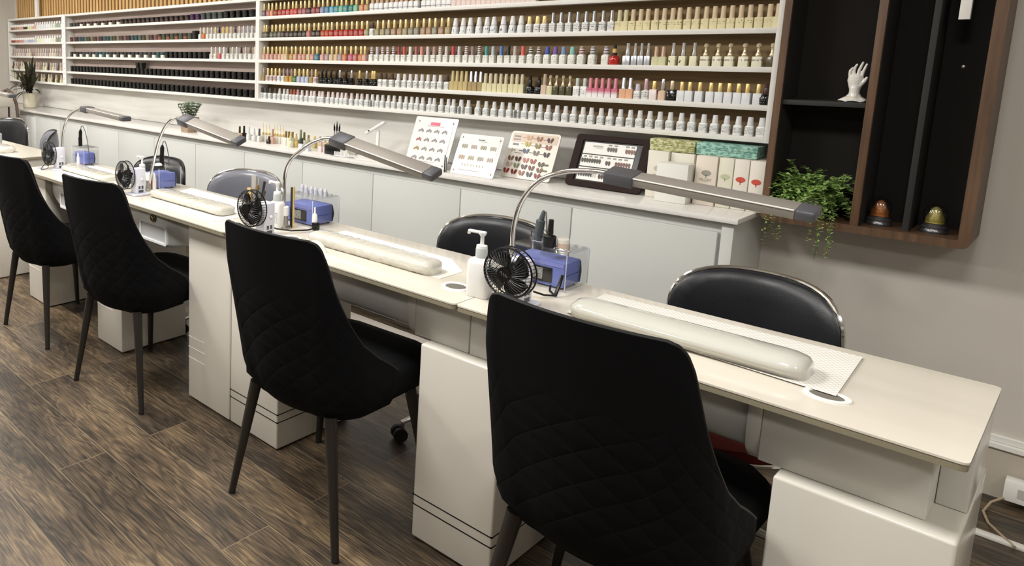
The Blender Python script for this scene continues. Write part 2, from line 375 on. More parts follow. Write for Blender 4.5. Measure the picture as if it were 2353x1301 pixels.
# ------------------------------------------------------------------ slatted wood panel above the left racks
XS0 = -7.80
t = thing('slatted_wood_panel', 'honey coloured vertical wood slats on the wall above the racks', 'wall panel', (0, WY, 0))
sl = MB(); x = XS0
while x < -.80:
    sl.box(x, x+.034, -.022, -.0112, 1.785, CEIL-.02); x += .058
sl.build('slats', M_SLAT, t, smooth=None)
MB().box(XS0, -.80, -.011, -.001, 1.785, CEIL-.02).build('backing', mat('dark_slat_backing', hexc('#3a2818'), .8), t)
xw = xu(85.5, 3.28, 1.85)
tag(MB().box(xw-.03, xw+.03, WY-.085, WY-.062, 1.782, CEIL-.02).build('trim_strip', M_WPLAST), 'narrow white vertical strip over the wood slats above the far rack', 'trim')

# ------------------------------------------------------------------ wall racks
LV = [1.095, 1.215, 1.356, 1.499, 1.639]       # undersides, bottom to top
TOPZ = 1.78; SF = 3.25; TH = .02
def rack(x0, x1, label, backm, tall=False):
    t = thing('wall_rack', label, 'shelf rack', (x0, WY, 0))
    w = x1-x0; top = 2.08 if tall else TOPZ
    lv = LV+([1.78-TH, 1.92] if tall else [])
    for z in lv: MB().box(.018, w-.018, SF-WY, -.012, z, z+TH, .001).build('shelf', M_SHELF, t)
    MB().box(0, w, SF-WY, -.001, top-TH, top, .001).build('top_board', M_SHELF, t)
    MB().box(0, .018, SF-WY, -.001, LV[0], top-TH, .001).build('side_panel', M_SHELF, t)
    MB().box(w-.018, w, SF-WY, -.001, LV[0], top-TH, .001).build('side_panel', M_SHELF, t)
    MB().box(.018, w-.018, -.012, -.001, LV[0], top-TH).build('back_panel', backm, t)
    return t
XA0, XA1, XB1, XC1 = -7.88, -6.50, -3.675, -.813
rack(XA0, XA1, 'far white wall rack of small jars behind the dark leafy plant', M_BACKL)
rack(XA1, XB1, 'middle white wall rack holding mostly black jars', M_BACKL)
rack(XB1, XC1, 'near white wall rack crowded with gold and white capped bottles', M_BACKR, True)
# strip with round sample chips on the upright between the two left racks
t = thing('sample_strip', 'white strip of round sample chips on the upright between racks', 'sample strip', (XA1, SF, 0))
MB().box(-.035, .035, -.012, -.001, 1.10, 1.77, .002).build('strip', M_WPLAST, t)
for z in np.arange(1.13, 1.76, .048):
    MB().lathe([(0, .006), (.016, .005), (.02, 0)], (0, -.012, z), 12, ax=Matrix.Rotation(PI/2, 4, 'X')).build('sample_chip', cm('#eceae6', .2), t)

# ------------------------------------------------------------------ bottles
def sq_ring(bm, w, d, z, r, seg=3):
    vs = []
    for cx, cy, a0 in ((1, 1, 0), (-1, 1, 90), (-1, -1, 180), (1, -1, 270)):
        for k in range(seg+1):
            a = math.radians(a0+90*k/seg)
            vs.append(bm.verts.new(Vector((cx*(w/2-r)+r*math.cos(a), cy*(d/2-r)+r*math.sin(a), z))))
    return vs
def sq_loft(mb, rows, mi=0):
    "rows of (w, d, z, r)"
    R = [sq_ring(mb.bm, *q) for q in rows]; n = len(R[0])
    fs = [mb.bm.faces.new(R[0][::-1]), mb.bm.faces.new(R[-1])]
    for A, B in zip(R, R[1:]):
        for k in range(n): fs.append(mb.bm.faces.new((A[k], A[(k+1) % n], B[(k+1) % n], B[k])))
    mb._setm(fs, mi); return mb
STY = {}
def style(name):
    if name in STY: return STY[name]
    b = MB(); c = MB()
    if name == 'gel':
        sq_loft(b, [(.026, .026, 0, .004), (.028, .028, .002, .005), (.028, .028, .033, .005), (.022, .022, .037, .006), (.013, .013, .038, .005), (.013, .013, .040, .005)])
        c.lathe([(.0078, .040), (.0082, .042), (.0074, .06), (.0068, .083), (.006, .085), (0, .085)], seg=12)
    elif name == 'box':
        sq_loft(b, [(.0265, .0265, 0, .002), (.0265, .0265, .0385, .002), (.024, .024, .040, .003)])
        c.lathe([(.0095, .040), (.0095, .044), (.0088, .045), (.0082, .086), (.0075, .087), (0, .087)], seg=12)
    elif name == 'boxshort':
        sq_loft(b, [(.028, .028, 0, .002), (.028, .028, .040, .002), (.026, .026, .0415, .003)])
        c.lathe([(.0078, .0415), (.0078, .074), (.007, .0755), (0, .0755)], seg=12)
    elif name == 'white':
        sq_loft(b, [(.026, .026, 0, .004), (.028, .028, .002, .005), (.0285, .0285, .034, .005), (.024, .024, .040, .006), (.017, .017, .041, .005)])
        c.lathe([(.0105, .041), (.0105, .044), (.0088, .070), (.0082, .074), (0, .0745)], seg=12)
    elif name == 'cone':
        sq_loft(b, [(.030, .030, 0, .006), (.032, .032, .003, .008), (.029, .029, .034, .009), (.02, .02, .041, .007)])
        c.lathe([(.0135, .041), (.0135, .044), (.0088, .078), (.007, .080), (0, .080)], seg=12)
    elif name == 'round':
        b.lathe([(0, 0), (.018, 0), (.0205, .006), (.0205, .026), (.016, .035), (.009, .038), (.009, .040), (0, .040)], seg=16)
        c.lathe([(.009, .040), (.0095, .060), (.0085, .062), (.0085, .066), (.0065, .068), (.006, .083), (0, .084)], seg=12)
    elif name == 'fancy':
        sq_loft(b, [(.033, .026, 0, .002), (.033, .026, .036, .002), (.030, .024, .038, .003)])
        c.lathe([(.010, .038), (.0105, .044), (.0075, .052), (.0055, .056), (.0055, .07), (.009, .074), (.009, .084), (.004, .088), (0, .088)], seg=12)
    elif name == 'tallcap':
        sq_loft(b, [(.0265, .0265, 0, .002), (.0265, .0265, .036, .002), (.025, .025, .038, .003)])
        c.lathe([(.0085, .038), (.009, .046), (.0065, .058), (.0068, .090), (.006, .091), (0, .091)], seg=12)
    elif name == 'jar':
        sq_loft(b, [(.034, .034, 0, .006), (.037, .037, .002, .007), (.037, .037, .020, .007)])
        sq_loft(c, [(.038, .038, .0202, .007), (.039, .039, .022, .007), (.039, .039, .035, .007), (.036, .036, .037, .007)])
    elif name == 'smalljar':
        b.lathe([(0, 0), (.015, 0), (.016, .003), (.016, .018), (0, .018)], seg=12)
        c.lathe([(.0165, .018), (.017, .030), (.015, .034), (0, .034)], seg=12)
    elif name == 'dome':
        b.lathe([(0, 0), (.017, 0), (.020, .008), (.019, .020), (.012, .028), (0, .028)], seg=12)
        c.lathe([(.010, .027), (.011, .034), (.008, .042), (0, .045)], seg=12)
    bo = b.build('glass_body' if name not in ('jar', 'smalljar', 'dome') else 'jar_body', M_WPLAST); co = c.build('cap' if name not in ('jar', 'smalljar') else 'lid', M_WPLAST)
    bm_, cm_ = bo.data, co.data
    bpy.data.objects.remove(bo); bpy.data.objects.remove(co)
    STY[name] = (bm_, cm_); return STY[name]
MESHV = {}
def matmesh(me, m):
    k = (me.name, m.name)
    if k not in MESHV:
        c = me.copy(); c.materials.clear(); c.materials.append(m); MESHV[k] = c
    return MESHV[k]
def bottle(sty, loc, bm_, cm_, label, cat='bottle', group=None, name='polish_bottle', sx=1., sz=1., rz=0.):
    if name == 'polish_bottle': name = {'gel': 'nail_polish_bottle', 'round': 'round_bottle', 'cone': 'cone_capped_bottle', 'fancy': 'ornate_bottle', 'white': 'printed_bottle'}.get(sty, 'square_bottle')
    b, c = style(sty)
    r = thing(name, label, cat, loc, rz, group)
    r.scale = (sx, sx, sz)
    for nm, me, m in ((('jar_body' if 'jar' in sty else 'bottle_body'), b, bm_), ('lid' if 'jar' in sty else 'cap', c, cm_)):
        o = bpy.data.objects.new(nm, matmesh(me, m)); COL.objects.link(o); o.parent = r
    return r
ORD = ['', 'first', 'second', 'third', 'fourth', 'fifth', 'sixth', 'seventh', 'eighth', 'ninth', 'tenth', '11th', '12th', '13th', '14th', '15th', '16th', '17th', '18th', '19th', '20th']
def ordn(i): return ORD[i] if i < len(ORD) else '%dth' % i if i % 10 not in (1, 2, 3) else '%d%s' % (i, {1: 'st', 2: 'nd', 3: 'rd'}[i % 10])
YB = 3.283
ROWN = {4: 'top visible shelf', 3: 'upper shelf', 2: 'middle shelf', 1: 'lower shelf', 0: 'bottom shelf'}
def label_run(items, rack_name, rown):
    "items: list of dict(desc, root). Same desc on one shelf gets an ordinal from the left, identical repeats share"
    cnt = {}
    for it in items: cnt[it['d']] = cnt.get(it['d'], 0)+1
    k = {}
    for it in items:
        d = it['d']; k[d] = k.get(d, 0)+1
        if it.get('same'):
            it['o']['label'] = '%s in a row of identical ones, %s, %s' % (d, rown, rack_name); it['o']['group'] = '%s on the %s of the %s' % (it['g'], rown, rack_name)
        elif cnt[d] == 1:
            it['o']['label'] = '%s on the %s, %s' % (d, rown, rack_name); it['o']['group'] = '%s on the %s of the %s' % (it['g'], rown, rack_name)
        else:
            lb_ = '%s, %s such from left, %s, %s' % (d, ordn(k[d]), rown, rack_name); it['o']['label'] = lb_ if len(lb_.split()) <= 16 else lb_.replace(' such', '').replace(' from left', '').replace(' in view', ''); it['o']['group'] = '%s on the %s of the %s' % (it['g'], rown, rack_name)
CN = {'#7a6478': 'mauve', '#b07068': 'salmon', '#d09068': 'peach', '#8c3428': 'brick', '#b03a34': 'red', '#a83c40': 'red', '#b84444': 'red', '#c05048': 'coral', '#a05a60': 'rose',
      '#4a2c38': 'plum', '#9c4454': 'raspberry', '#7c3a3c': 'maroon', '#8c8cb0': 'lavender', '#4c8ca8': 'blue', '#6aa8c8': 'sky blue', '#4a949c': 'teal', '#74b49c': 'mint', '#3c8478': 'green teal',
      '#d08860': 'orange', '#b4906c': 'tan', '#55504a': 'grey brown', '#5a6050': 'olive grey', '#3c2e30': 'dark brown', '#2c2a2c': 'charcoal', '#25241f': 'black green', '#b46a68': 'pink', '#b04428': 'orange red',
      '#a83028': 'scarlet', '#a89c78': 'beige', '#9c9470': 'sage', '#a88870': 'nude', '#8c887a': 'stone', '#c8988c': 'blush', '#c09084': 'dusty pink', '#c8b090': 'sand', '#b89048': 'gold', '#3c7890': 'deep blue',
      '#a4909c': 'lilac grey', '#c47850': 'orange', '#b86080': 'pink', '#3c7040': 'green', '#a8b0c8': 'pale blue', '#a08858': 'gold brown'}
GB = {}
def row_gold(us, cols, lev, sty='gel', capm=None, capn='gold', items=None, sz=1.):
    z = LV[lev]+TH
    for i, u in enumerate(us):
        h = cols[i % len(cols)]; x = xu(u, YB, z+.062)
        bm_ = label_mat('lab_'+h, h, '#d8d0c0', .25, 1100., .54, .008, .028, 240.)
        o = bottle(sty, (x, YB, z), bm_, capm or M_GOLDC, None, sz=sz)
        items.append(dict(o=o, d='%s bottle with %s cap' % (CN.get(h, 'coloured'), capn), g='polish bottles'))
Z2 = lambda zs, x0, k: [x0+a/k for a in zs]
NEAR = 'near rack'
# --- near rack, shelf level 4 (highest in view)
it = []
row_gold(Z2([105, 145, 175, 210, 248, 282, 318, 355, 385, 425, 460, 497, 541, 580, 617, 657, 700, 740, 780, 820, 867, 910, 960, 1003], 580, 3.795),
         ['#7a6478', '#b07068', '#d09068', '#8c3428', '#b03a34', '#a83c40', '#b84444', '#c05048', '#b84444', '#a05a60', '#a05a60', '#4a2c38', '#9c4454', '#7c3a3c', '#8c8cb0', '#4c8ca8', '#6aa8c8', '#4a949c', '#74b49c', '#4a949c', '#3c8478', '#74b49c', '#d08860', '#b4906c'], 4, items=it)
ML_BAND = label_mat('lab_band', '#dcdcdc', '#55545a', .3, 500., .40, .006, .012, 160.)
for u in Z2([15, 60, 100, 150, 195, 240, 285, 330, 380, 430, 500, 545, 590, 640, 690, 735], 853, 4.057):
    x = xu(u, YB, LV[4]+.06); o = bottle('white', (x, YB, LV[4]+TH), ML_BAND, cm('#c9a98e'), None)
    it.append(dict(o=o, d='white bottle with dark band and tan cap', g='banded white bottles'))
PB = cm('#e2cfc9', .35); PC = cm('#c98a80', .4)
for u in np.arange(1046, 1240, 11.5):
    x = xu(u, YB, LV[4]+.06); o = bottle('gel', (x, YB, LV[4]+TH), PB, PC, None)
    it.append(dict(o=o, d='pinkish white bottle', g='pinkish bottles', same=1))
label_run(it, NEAR, 'highest shelf in view')
# --- level 3
it = []
row_gold(Z2([105, 125, 175, 208, 243, 272, 313, 348, 385, 425, 460, 497, 541, 580, 622, 658, 695, 740, 783, 824, 870, 913, 958, 1003], 580, 3.795),
         ['#55504a', '#55504a', '#5a6050', '#55504a', '#5a6050', '#3c2e30', '#3c2e30', '#2c2a2c', '#2c2a2c', '#25241f', '#2c2a2c', '#b46a68', '#25241f', '#3c2e30', '#b04428', '#b04428', '#a83028', '#b84444', '#a83028', '#b84444', '#a83028', '#a83c40', '#a83028', '#9c9470'], 3, items=it)
WBM = label_mat('lab_white_grey', '#dcdcd8', '#7b7d80', .3, 420., .50, .006, .034, 130.)
u = 580+1048/3.795; o = bottle('white', (xu(u, YB, LV[3]+.06), YB, LV[3]+TH), WBM, cm('#3a2f2c'), None); it.append(dict(o=o, d='white bottle with dark brown cap', g='white bottles'))
row_gold(Z2([1095, 1143, 1190, 1240, 1293, 1340, 1390, 1440, 1497, 1547, 1598, 1655, 1712], 580, 3.795), ['#9c9470', '#9c9470', '#8c887a', '#a88870', '#a88870', '#9c9470', '#8c887a', '#8c887a', '#a88870', '#a88870', '#8c887a', '#a88870', '#a89c78'], 3, items=it)
DOTM = label_mat('lab_dot', '#d6d8da', '#2c3444', .3, 160., .60, .008, .026, 40.)
for u in Z2([1772, 1840, 1902, 1978, 2047, 2107, 2190, 2270, 2345], 580, 3.795):
    x = xu(u, YB, LV[3]+.06); o = bottle('cone', (x, YB, LV[3]+TH), DOTM, cm('#dedede'), None); it.append(dict(o=o, d='grey white bottle with wide cone cap', g='cone capped bottles'))
for u in Z2([140, 210, 270], 1180, 3.795):
    x = xu(u, YB, LV[3]+.06); o = bottle('white', (x, YB, LV[3]+TH), WBM, M_GOLDC, None); it.append(dict(o=o, d='white bottle with pale gold cap', g='white bottles'))
for u in Z2([345, 415, 487, 560, 633, 703, 782, 858], 1180, 3.795):
    x = xu(u, YB, LV[3]+.06); o = bottle('box', (x, YB, LV[3]+TH), WBM, M_SILVER, None); it.append(dict(o=o, d='white square bottle with silver cap', g='silver capped bottles'))
CREAMB = label_mat('lab_cream', '#d9cfa6', '#5a5240', .35, 260., .585, .020, .030, 90.); CREAMC = cm('#cdb899', .4); CREAMC2 = cm('#c6bf98', .4)
for i, u in enumerate(Z2([925, 980, 1043, 1110, 1172, 1245, 1315, 1388, 1448, 1527, 1600, 1680, 1755, 1828, 1905, 1985, 2065, 2150, 2235, 2308], 1180, 3.795)):
    x = xu(u, YB, LV[3]+.065); o = bottle('box', (x, YB, LV[3]+TH), CREAMB, CREAMC2 if i < 2 else CREAMC, None); it.append(dict(o=o, d='cream square bottle with beige cap', g='cream bottles'))
label_run(it, NEAR, 'second shelf')
# --- level 2
it = []
row_gold(Z2([365, 433, 505, 578, 645, 705, 755, 850, 920, 1003, 1070, 1150, 1220, 1295, 1395, 1475, 1555, 1635, 1707, 1788, 1893, 1975, 2068, 2135], 560, 7.653),
         ['#c8988c', '#c8988c', '#c09084', '#c09084', '#c8988c', '#c8b090', '#c8b090', '#b89048', '#c8988c', '#c09084', '#c09084', '#c8b090', '#c09084', '#3c7890', '#c8988c', '#a4909c', '#c8b090', '#c8b090', '#a4909c', '#c47850', '#b86080', '#b46a68', '#c47850', '#c8988c'], 2, items=it)
WPL = label_mat('lab_white_plain', '#dcdcd4', '#8a8c8c', .3, 300., .60, .008, .034, 90.)
ST = [('#4a3434', 'dark brown striped'), ('#b8b0b8', 'pale lilac'), ('#6c4c54', 'mauve striped'), ('#7c5c64', 'mauve striped'), ('#4c3640', 'plum striped'), ('#8c3c3c', 'dark red'), ('#b84a4c', 'red'), ('#d8d4d0', 'white'), ('#9c6068', 'rose'), ('#c88480', 'pink'), ('#c8bcc8', 'pale lilac'), ('#a88c84', 'taupe'), ('#8c847c', 'grey striped'), ('#c0bcb8', 'pale grey'), ('#b03c50', 'crimson'), ('#b8b4bc', 'pale lilac'), ('#6c5458', 'brown striped'), ('#847478', 'grey mauve'), ('#3c3838', 'black striped'), ('#3c8c8c', 'teal'), ('#a8b0b8', 'pale blue grey')]
for i, a in enumerate([110, 205, 300, 390, 490, 585, 680, 785, 890, 985, 1093, 1205, 1310, 1420, 1540, 1645, 1770, 1880, 1998, 2125, 2240]):
    u = 840+a/7.653; h, n = ST[i]
    cmat = stripe_mat('stripe_'+h, h, '#d8cfcf', period=.011) if 'striped' in n else cm(h)
    o = bottle('box', (xu(u, YB, LV[2]+.06), YB, LV[2]+TH), WPL, cmat, None, sz=.93); it.append(dict(o=o, d='white square bottle with %s cap' % n, g='coloured cap bottles'))
ST = [('#4c70b0', 'blue'), ('#20262c', 'black'), ('#b0a4a4', 'pale taupe'), ('#cc5a58', 'coral red'), ('#2c3c38', 'dark green striped'), ('#4c3c3c', 'dark brown striped'), ('#4858a8', 'royal blue'), ('#7858a0', 'purple'), ('#7890b8', 'powder blue'), ('#88b8b4', 'aqua'), ('#7c5058', 'maroon striped'), ('#5c6c70', 'slate striped'), ('#6c6878', 'grey violet striped')]
for i, a in enumerate([225, 340, 450, 580, 710, 840, 980, 1112, 1245, 1390, 1543, 1725, 1945]):
    u = 1120+a/7.13; h, n = ST[i]
    cmat = stripe_mat('stripe_'+h, h, '#d8cfcf', period=.011) if 'striped' in n else cm(h)
    o = bottle('white' if i > 3 else 'box', (xu(u, YB, LV[2]+.06), YB, LV[2]+TH), WPL, cmat, None, sx=1.08 if i > 8 else 1, sz=1.04 if i > 3 else .93); it.append(dict(o=o, d='white bottle with %s cap' % n, g='coloured cap bottles'))
u = 1120+2090/7.13; o = bottle('round', (xu(u, YB, LV[2]+.06), YB-.004, LV[2]+TH), cm('#b01c14', .12, coat=.5), stripe_mat('black_gold_cap', '#0c0c0c', '#c8a868', period=.034), None)
it.append(dict(o=o, d='bright red round bottle with black cap', g='polish bottles'))
SIL = mat('silver_body', hexc('#b6b9be'), .25, .6)
for i, a in enumerate([80, 190, 285, 385]):
    u = 1430+a/6.506; o = bottle('tallcap', (xu(u, YB, LV[2]+.06), YB, LV[2]+TH), SIL, M_SILVER, None, sx=1.1 if i == 0 else .82); it.append(dict(o=o, d='silver bottle with silver cap', g='silver bottles'))
for a in [510, 615]:
    u = 1430+a/6.506; o = bottle('box', (xu(u, YB, LV[2]+.06), YB, LV[2]+TH), cm('#c9c7a0', .35), cm('#b99b86', .3, .3), None, sz=.88); it.append(dict(o=o, d='pale green bottle with rose cap', g='pale green bottles'))
DOT2 = label_mat('lab_dot2', '#d6d2b2', '#35322a', .35, 120., .60, .010, .022, 44.)
for a in [760, 910, 1075]:
    u = 1430+a/6.506; o = bottle('tallcap', (xu(u, YB, LV[2]+.06), YB, LV[2]+TH), DOT2, M_SILVER, None, sx=.95); it.append(dict(o=o, d='cream dotted bottle with tall silver cap', g='dotted bottles'))
FAN = label_mat('lab_fancy', '#d8d3bb', '#8c8472', .3, 150., .45, .018, .028, 70.)
CHAMP = mat('champagne_cap', hexc('#cdbfa0'), .2, .5)
for a in [1245, 1430, 1610, 1825, 2030]:
    u = 1430+a/6.506; o = bottle('fancy', (xu(u, YB, LV[2]+.06), YB, LV[2]+TH), FAN, CHAMP, None, sx=.92 if a < 1700 else .96); it.append(dict(o=o, d='cream bottle with ornate champagne cap', g='ornate bottles'))
u = 1430+2235/6.506; o = bottle('fancy', (xu(u, YB, LV[2]+.06), YB, LV[2]+TH), cm('#4f432c', .2), CHAMP, None, sx=.8); it.append(dict(o=o, d='dark amber bottle with ornate cap', g='ornate bottles'))
label_run(it, NEAR, 'third shelf')
# --- level 1
it = []
def add(sty, u, lev, bmx, cmx, d, g, same=0, sx=1., sz=1.):
    o = bottle(sty, (xu(u, YB, LV[lev]+.065), YB, LV[lev]+TH), bmx, cmx, None, sx=sx, sz=sz); it.append(dict(o=o, d=d, g=g, same=same))
k = 7.653
LP = label_mat('lab_pinklines', '#d9c9c4', '#5a3c38', .3, 500., .42, .006, .032, 150.)
add('gel', 560+355/k, 1, cm('#a08858', .3), stripe_mat('stripe_b', '#7c6450', '#cfc0b0'), 'gold brown bottle with striped cap', 'polish bottles')
for a in (430, 497, 563): add('gel', 560+a/k, 1, LP, M_GOLDC, 'pinkish lined bottle with gold cap', 'polish bottles')
add('gel', 560+633/k, 1, WBM, M_GOLDC, 'white bottle with gold cap', 'polish bottles')
for a, b_ in ((705, 'white'), (773, 'gold'), (843, 'gold')): add('gel', 560+a/k, 1, WBM if b_ == 'white' else cm('#b8924c', .3), cm('#a08c90', .4), '%s bottle with mauve cap' % b_, 'polish bottles')
row_gold([560+905/k], ['#3c7040'], 1, items=it); row_gold([560+a/k for a in (980, 1057, 1125)], ['#a8b0c8'], 1, items=it)
add('gel', 560+1200/k, 1, cm('#a08858', .3), stripe_mat('stripe_b', '#7c6450', '#cfc0b0'), 'gold brown bottle with striped cap', 'polish bottles')
add('gel', 560+1268/k, 1, LP, M_GOLDC, 'pinkish lined bottle with gold cap', 'polish bottles')
BKB = label_mat('lab_black', '#0c0d0e', '#9a9c9c', .15, 300., .60, .008, .032, 90.)
for a in (1380, 1450, 1535, 1630, 1800): add('gel', 560+a/k, 1, BKB, cm('#0e0e10'), 'black bottle with black cap', 'black bottles')
for a in (1695, 1900, 2165): add('gel', 560+a/k, 1, BKB, M_SILVER, 'black bottle with silver cap', 'black bottles')
for a in (2040, 2265): add('gel', 560+a/k, 1, BKB, M_GOLD, 'black bottle with gold cap', 'black bottles')
add('gel', 840+160/k, 1, BKB, M_GOLD, 'black bottle with gold cap', 'black bottles')
for a in (270, 355, 465): add('white', 840+a/k, 1, WBM, cm('#4a3c34'), 'white bottle with dark brown cap', 'white bottles')
for a in (580, 690, 790, 893, 998, 1103, 1212, 1320): add('white', 840+a/k, 1, WBM, cm('#d8d6d8'), 'white bottle with white cap', 'white bottles')
add('white', 840+1440/k, 1, WBM, cm('#3c3234'), 'white bottle with black cap', 'white bottles')
TALC = cm('#b8a878', .4); TALB = cm('#b9a675', .4)
for a in (1535, 1610, 1690, 1770): add('box', 840+a/k, 1, TALB, TALC, 'tan bottle with tall tan cap', 'tan bottles', sx=.93, sz=1.12)
for a in (1857, 1937, 2025): add('box', 840+a/k, 1, cm('#a08c64', .4), M_SILVER, 'tan bottle with tall silver cap', 'tan bottles', sx=.93, sz=1.12)
CB2 = cm('#d2cba4', .4); CC2 = cm('#bcb294', .4)
for u in [840+2110/k, 840+2200/k]+[1120+a/7.13 for a in (50, 135, 220, 305, 400, 485, 570)]: add('box', u, 1, CB2, CC2, 'cream bottle with grey beige cap', 'cream bottles', sx=.95, sz=1.03)
for a in (700, 845): add('round', 1120+a/7.13, 1, BKB, cm('#111112'), 'round black bottle', 'black bottles', sx=.95)
add('box', 1120+940/7.13, 1, cm('#cbb5a4', .4), cm('#a8927c', .4), 'pinkish bottle with brown cap', 'cream bottles', sx=.95, sz=1.08)
for i, a in enumerate((1030, 1130, 1240, 1350)): add('fancy', 1120+a/7.13, 1, cm('#c8c39c' if i == 0 else '#4c4a34', .15), CHAMP, 'olive glass bottle with ornate cap' if i else 'cream labelled bottle with ornate cap', 'ornate bottles', sx=.78, sz=1.02)
for a in (1475, 1595): add('boxshort', 1120+a/7.13, 1, WBM, cm('#bcc4c0'), 'white bottle with pale grey cap', 'white bottles', sz=1.05, sx=.95)
PKB = mat('pink_to_white_label', hexc('#d98a98'), .35); nt, bb = nodes(PKB)
tc = nt.nodes.new('ShaderNodeTexCoord'); s_ = nt.nodes.new('ShaderNodeSeparateXYZ'); nt.links.new(tc.outputs['Object'], s_.inputs[0])
nt.links.new(ramp(nt, math_n(nt, 'MULTIPLY', s_.outputs[2], 25), [(.3, hexc('#e0dcdc')), (.75, hexc('#c87084'))]), bb.inputs['Base Color'])
for a in (1690, 1785, 1885, 1990, 2100): add('box', 1120+a/7.13, 1, PKB, cm('#c47484'), 'pink and white bottle with pink cap', 'pink bottles', sx=.9, sz=.95)
for a in (2235, 2345): add('box', 1120+a/7.13, 1, cm('#d8a888', .35), M_SILVER, 'peach bottle with silver cap', 'peach bottles', sz=1.0)
k = 6.506
add('white', 1430+235/k, 1, WBM, cm('#c8c0d0'), 'small white bottle with lilac cap', 'white bottles', sz=.85, sx=.9)
add('gel', 1430+355/k, 1, WBM, cm('#c8a8b4', .3, .3), 'white bottle with rose metal cap', 'white bottles', sz=1.0)
add('boxshort', 1430+478/k, 1, label_mat('lab_redline', '#d8ccc8', '#8c2c28', .3, 90., .60, 0, .04, 20.), M_GOLD, 'white bottle with red stripe and gold cap', 'white bottles', sz=1.02)
add('gel', 1430+608/k, 1, cm('#d8bca4', .3), M_SILVER, 'peach bottle with pale silver cap', 'polish bottles', sz=1.02)
add('boxshort', 1430+745/k, 1, BKB, CHAMP, 'black square bottle with champagne cap', 'black bottles', sz=1.06)
GW = cm('#cfd0d2', .35)
for a in (890, 1010, 1160, 1325, 1460, 1597, 1737, 1870, 2035): add('boxshort', 1430+a/k, 1, GW, M_GOLD, 'plain grey white box bottle with gold cap', 'gold capped box bottles', sx=.97, sz=1.02)
add('round', 1430+2150/k, 1, BKB, cm('#3a1f18'), 'black bottle with brown cap beside the upright', 'black bottles')
label_run(it, NEAR, 'fourth shelf')
# --- level 0
it = []
WLB = label_mat('lab_bottomrow', '#dcdddb', '#6c6e70', .3, 700., .50, .008, .034, 170.)
k = 7.653
for a in (325, 390, 470, 560): add('white', 560+a/k, 0, WLB, cm('#4c4a44'), 'white bottle with dark grey cap', 'white bottles', sx=1.02)
for a in (635, 715, 775): add('white', 560+a/k, 0, WLB, cm('#cfcdca'), 'white bottle with pale cap', 'white bottles', sx=.95)
for a in (840, 895): add('white', 560+a/k, 0, WLB, cm('#a05a48'), 'white bottle with brick red cap', 'white bottles', sx=.9)
add('white', 560+955/k, 0, WLB, cm('#c09a9c'), 'white bottle with dusty pink cap', 'white bottles', sx=.95)
us = [560+a/k for a in (1030, 1115, 1190, 1245, 1335, 1390, 1490, 1570, 1655, 1730, 1800, 1900, 2000, 2080, 2175, 2265)]+[840+a/k for a in (125, 215, 305, 410, 505, 610, 715, 815, 910, 1010, 1130, 1210, 1340, 1460, 1550, 1690)]
us += [580+a/3.795 for a in (1820, 1885, 1970, 2040, 2110, 2180, 2245, 2310)]+[1180+a/3.795 for a in (30, 100, 165, 235, 305, 380, 455, 528, 607, 680, 765, 845, 933, 1020, 1103, 1190, 1278, 1368, 1465, 1560, 1660, 1758, 1860, 1962, 2065, 2165)]
for i, u in enumerate(us):
    add('white', u, 0, WLB, cm('#dcd0cf') if i < 14 else cm('#dadadb'), 'white printed bottle with pinkish cap' if i < 14 else 'white printed bottle with white cap', 'white printed bottles', same=1, sx=.98, sz=.97)
label_run(it, NEAR, 'bottom shelf')

# --- middle rack : jars
MID = 'middle rack'
def jar_row(x0, x1, pitch, lev, colfn, rown, extra=None):
    global it
    it = []; x = x0; i = 0
    while x < x1:
        d, bmx, cmx, same, sty, sz = colfn((x-x0)/(x1-x0), i)
        o = bottle(sty, (x, YB+.004, LV[lev]+TH), bmx, cmx, None, cat='jar' if 'jar' in sty else 'bottle', name='lidded_jar' if 'jar' in sty else 'polish_bottle', sx=1.16 if 'jar' in sty else 1., sz=sz)
        it.append(dict(o=o, d=d, g='jars' if 'jar' in sty else 'bottles', same=same)); x += pitch*(1.30 if 'jar' in sty else 1.); i += 1
    if extra: extra()
    label_run(it, MID, rown)
JB = cm('#0d0d0e', .25); JG = cm('#3c423e', .3); JP = cm('#3a1e40', .3); JBR = cm('#3c2c28', .3); JCL = mat('pale_clear_jar', hexc('#d8d5cc'), .15); JWL = cm('#e0ddd6', .25); JDG = cm('#3b4638', .3); JM = cm('#5a4448', .3)
def c4(f, i):
    if f < .045: return ('dark grey jar', JG, JG, 0, 'jar', 1.)
    if f < .33: return ('dark brown jar with clear base', JCL if i % 2 else JBR, JBR, 0, 'jar', 1.05)
    if f < .72: return ('black brown jar', JBR, cm('#241b1a', .3), 0, 'jar', 1.15)
    if f < .76: return ('purple jar', JP, JP, 0, 'jar', 1.25)
    if f < .86: return ('large grey jar', JG, JG, 0, 'jar', 1.35)
    return ('large black jar', JB, JB, 0, 'jar', 1.4)
jar_row(XA1+.10, XB1-.04, .052, 4, c4, 'top shelf')
WCL = label_mat('lab_mid', '#d6d6d0', '#6c6c6a', .3, 300., .58, .006, .034, 110.)
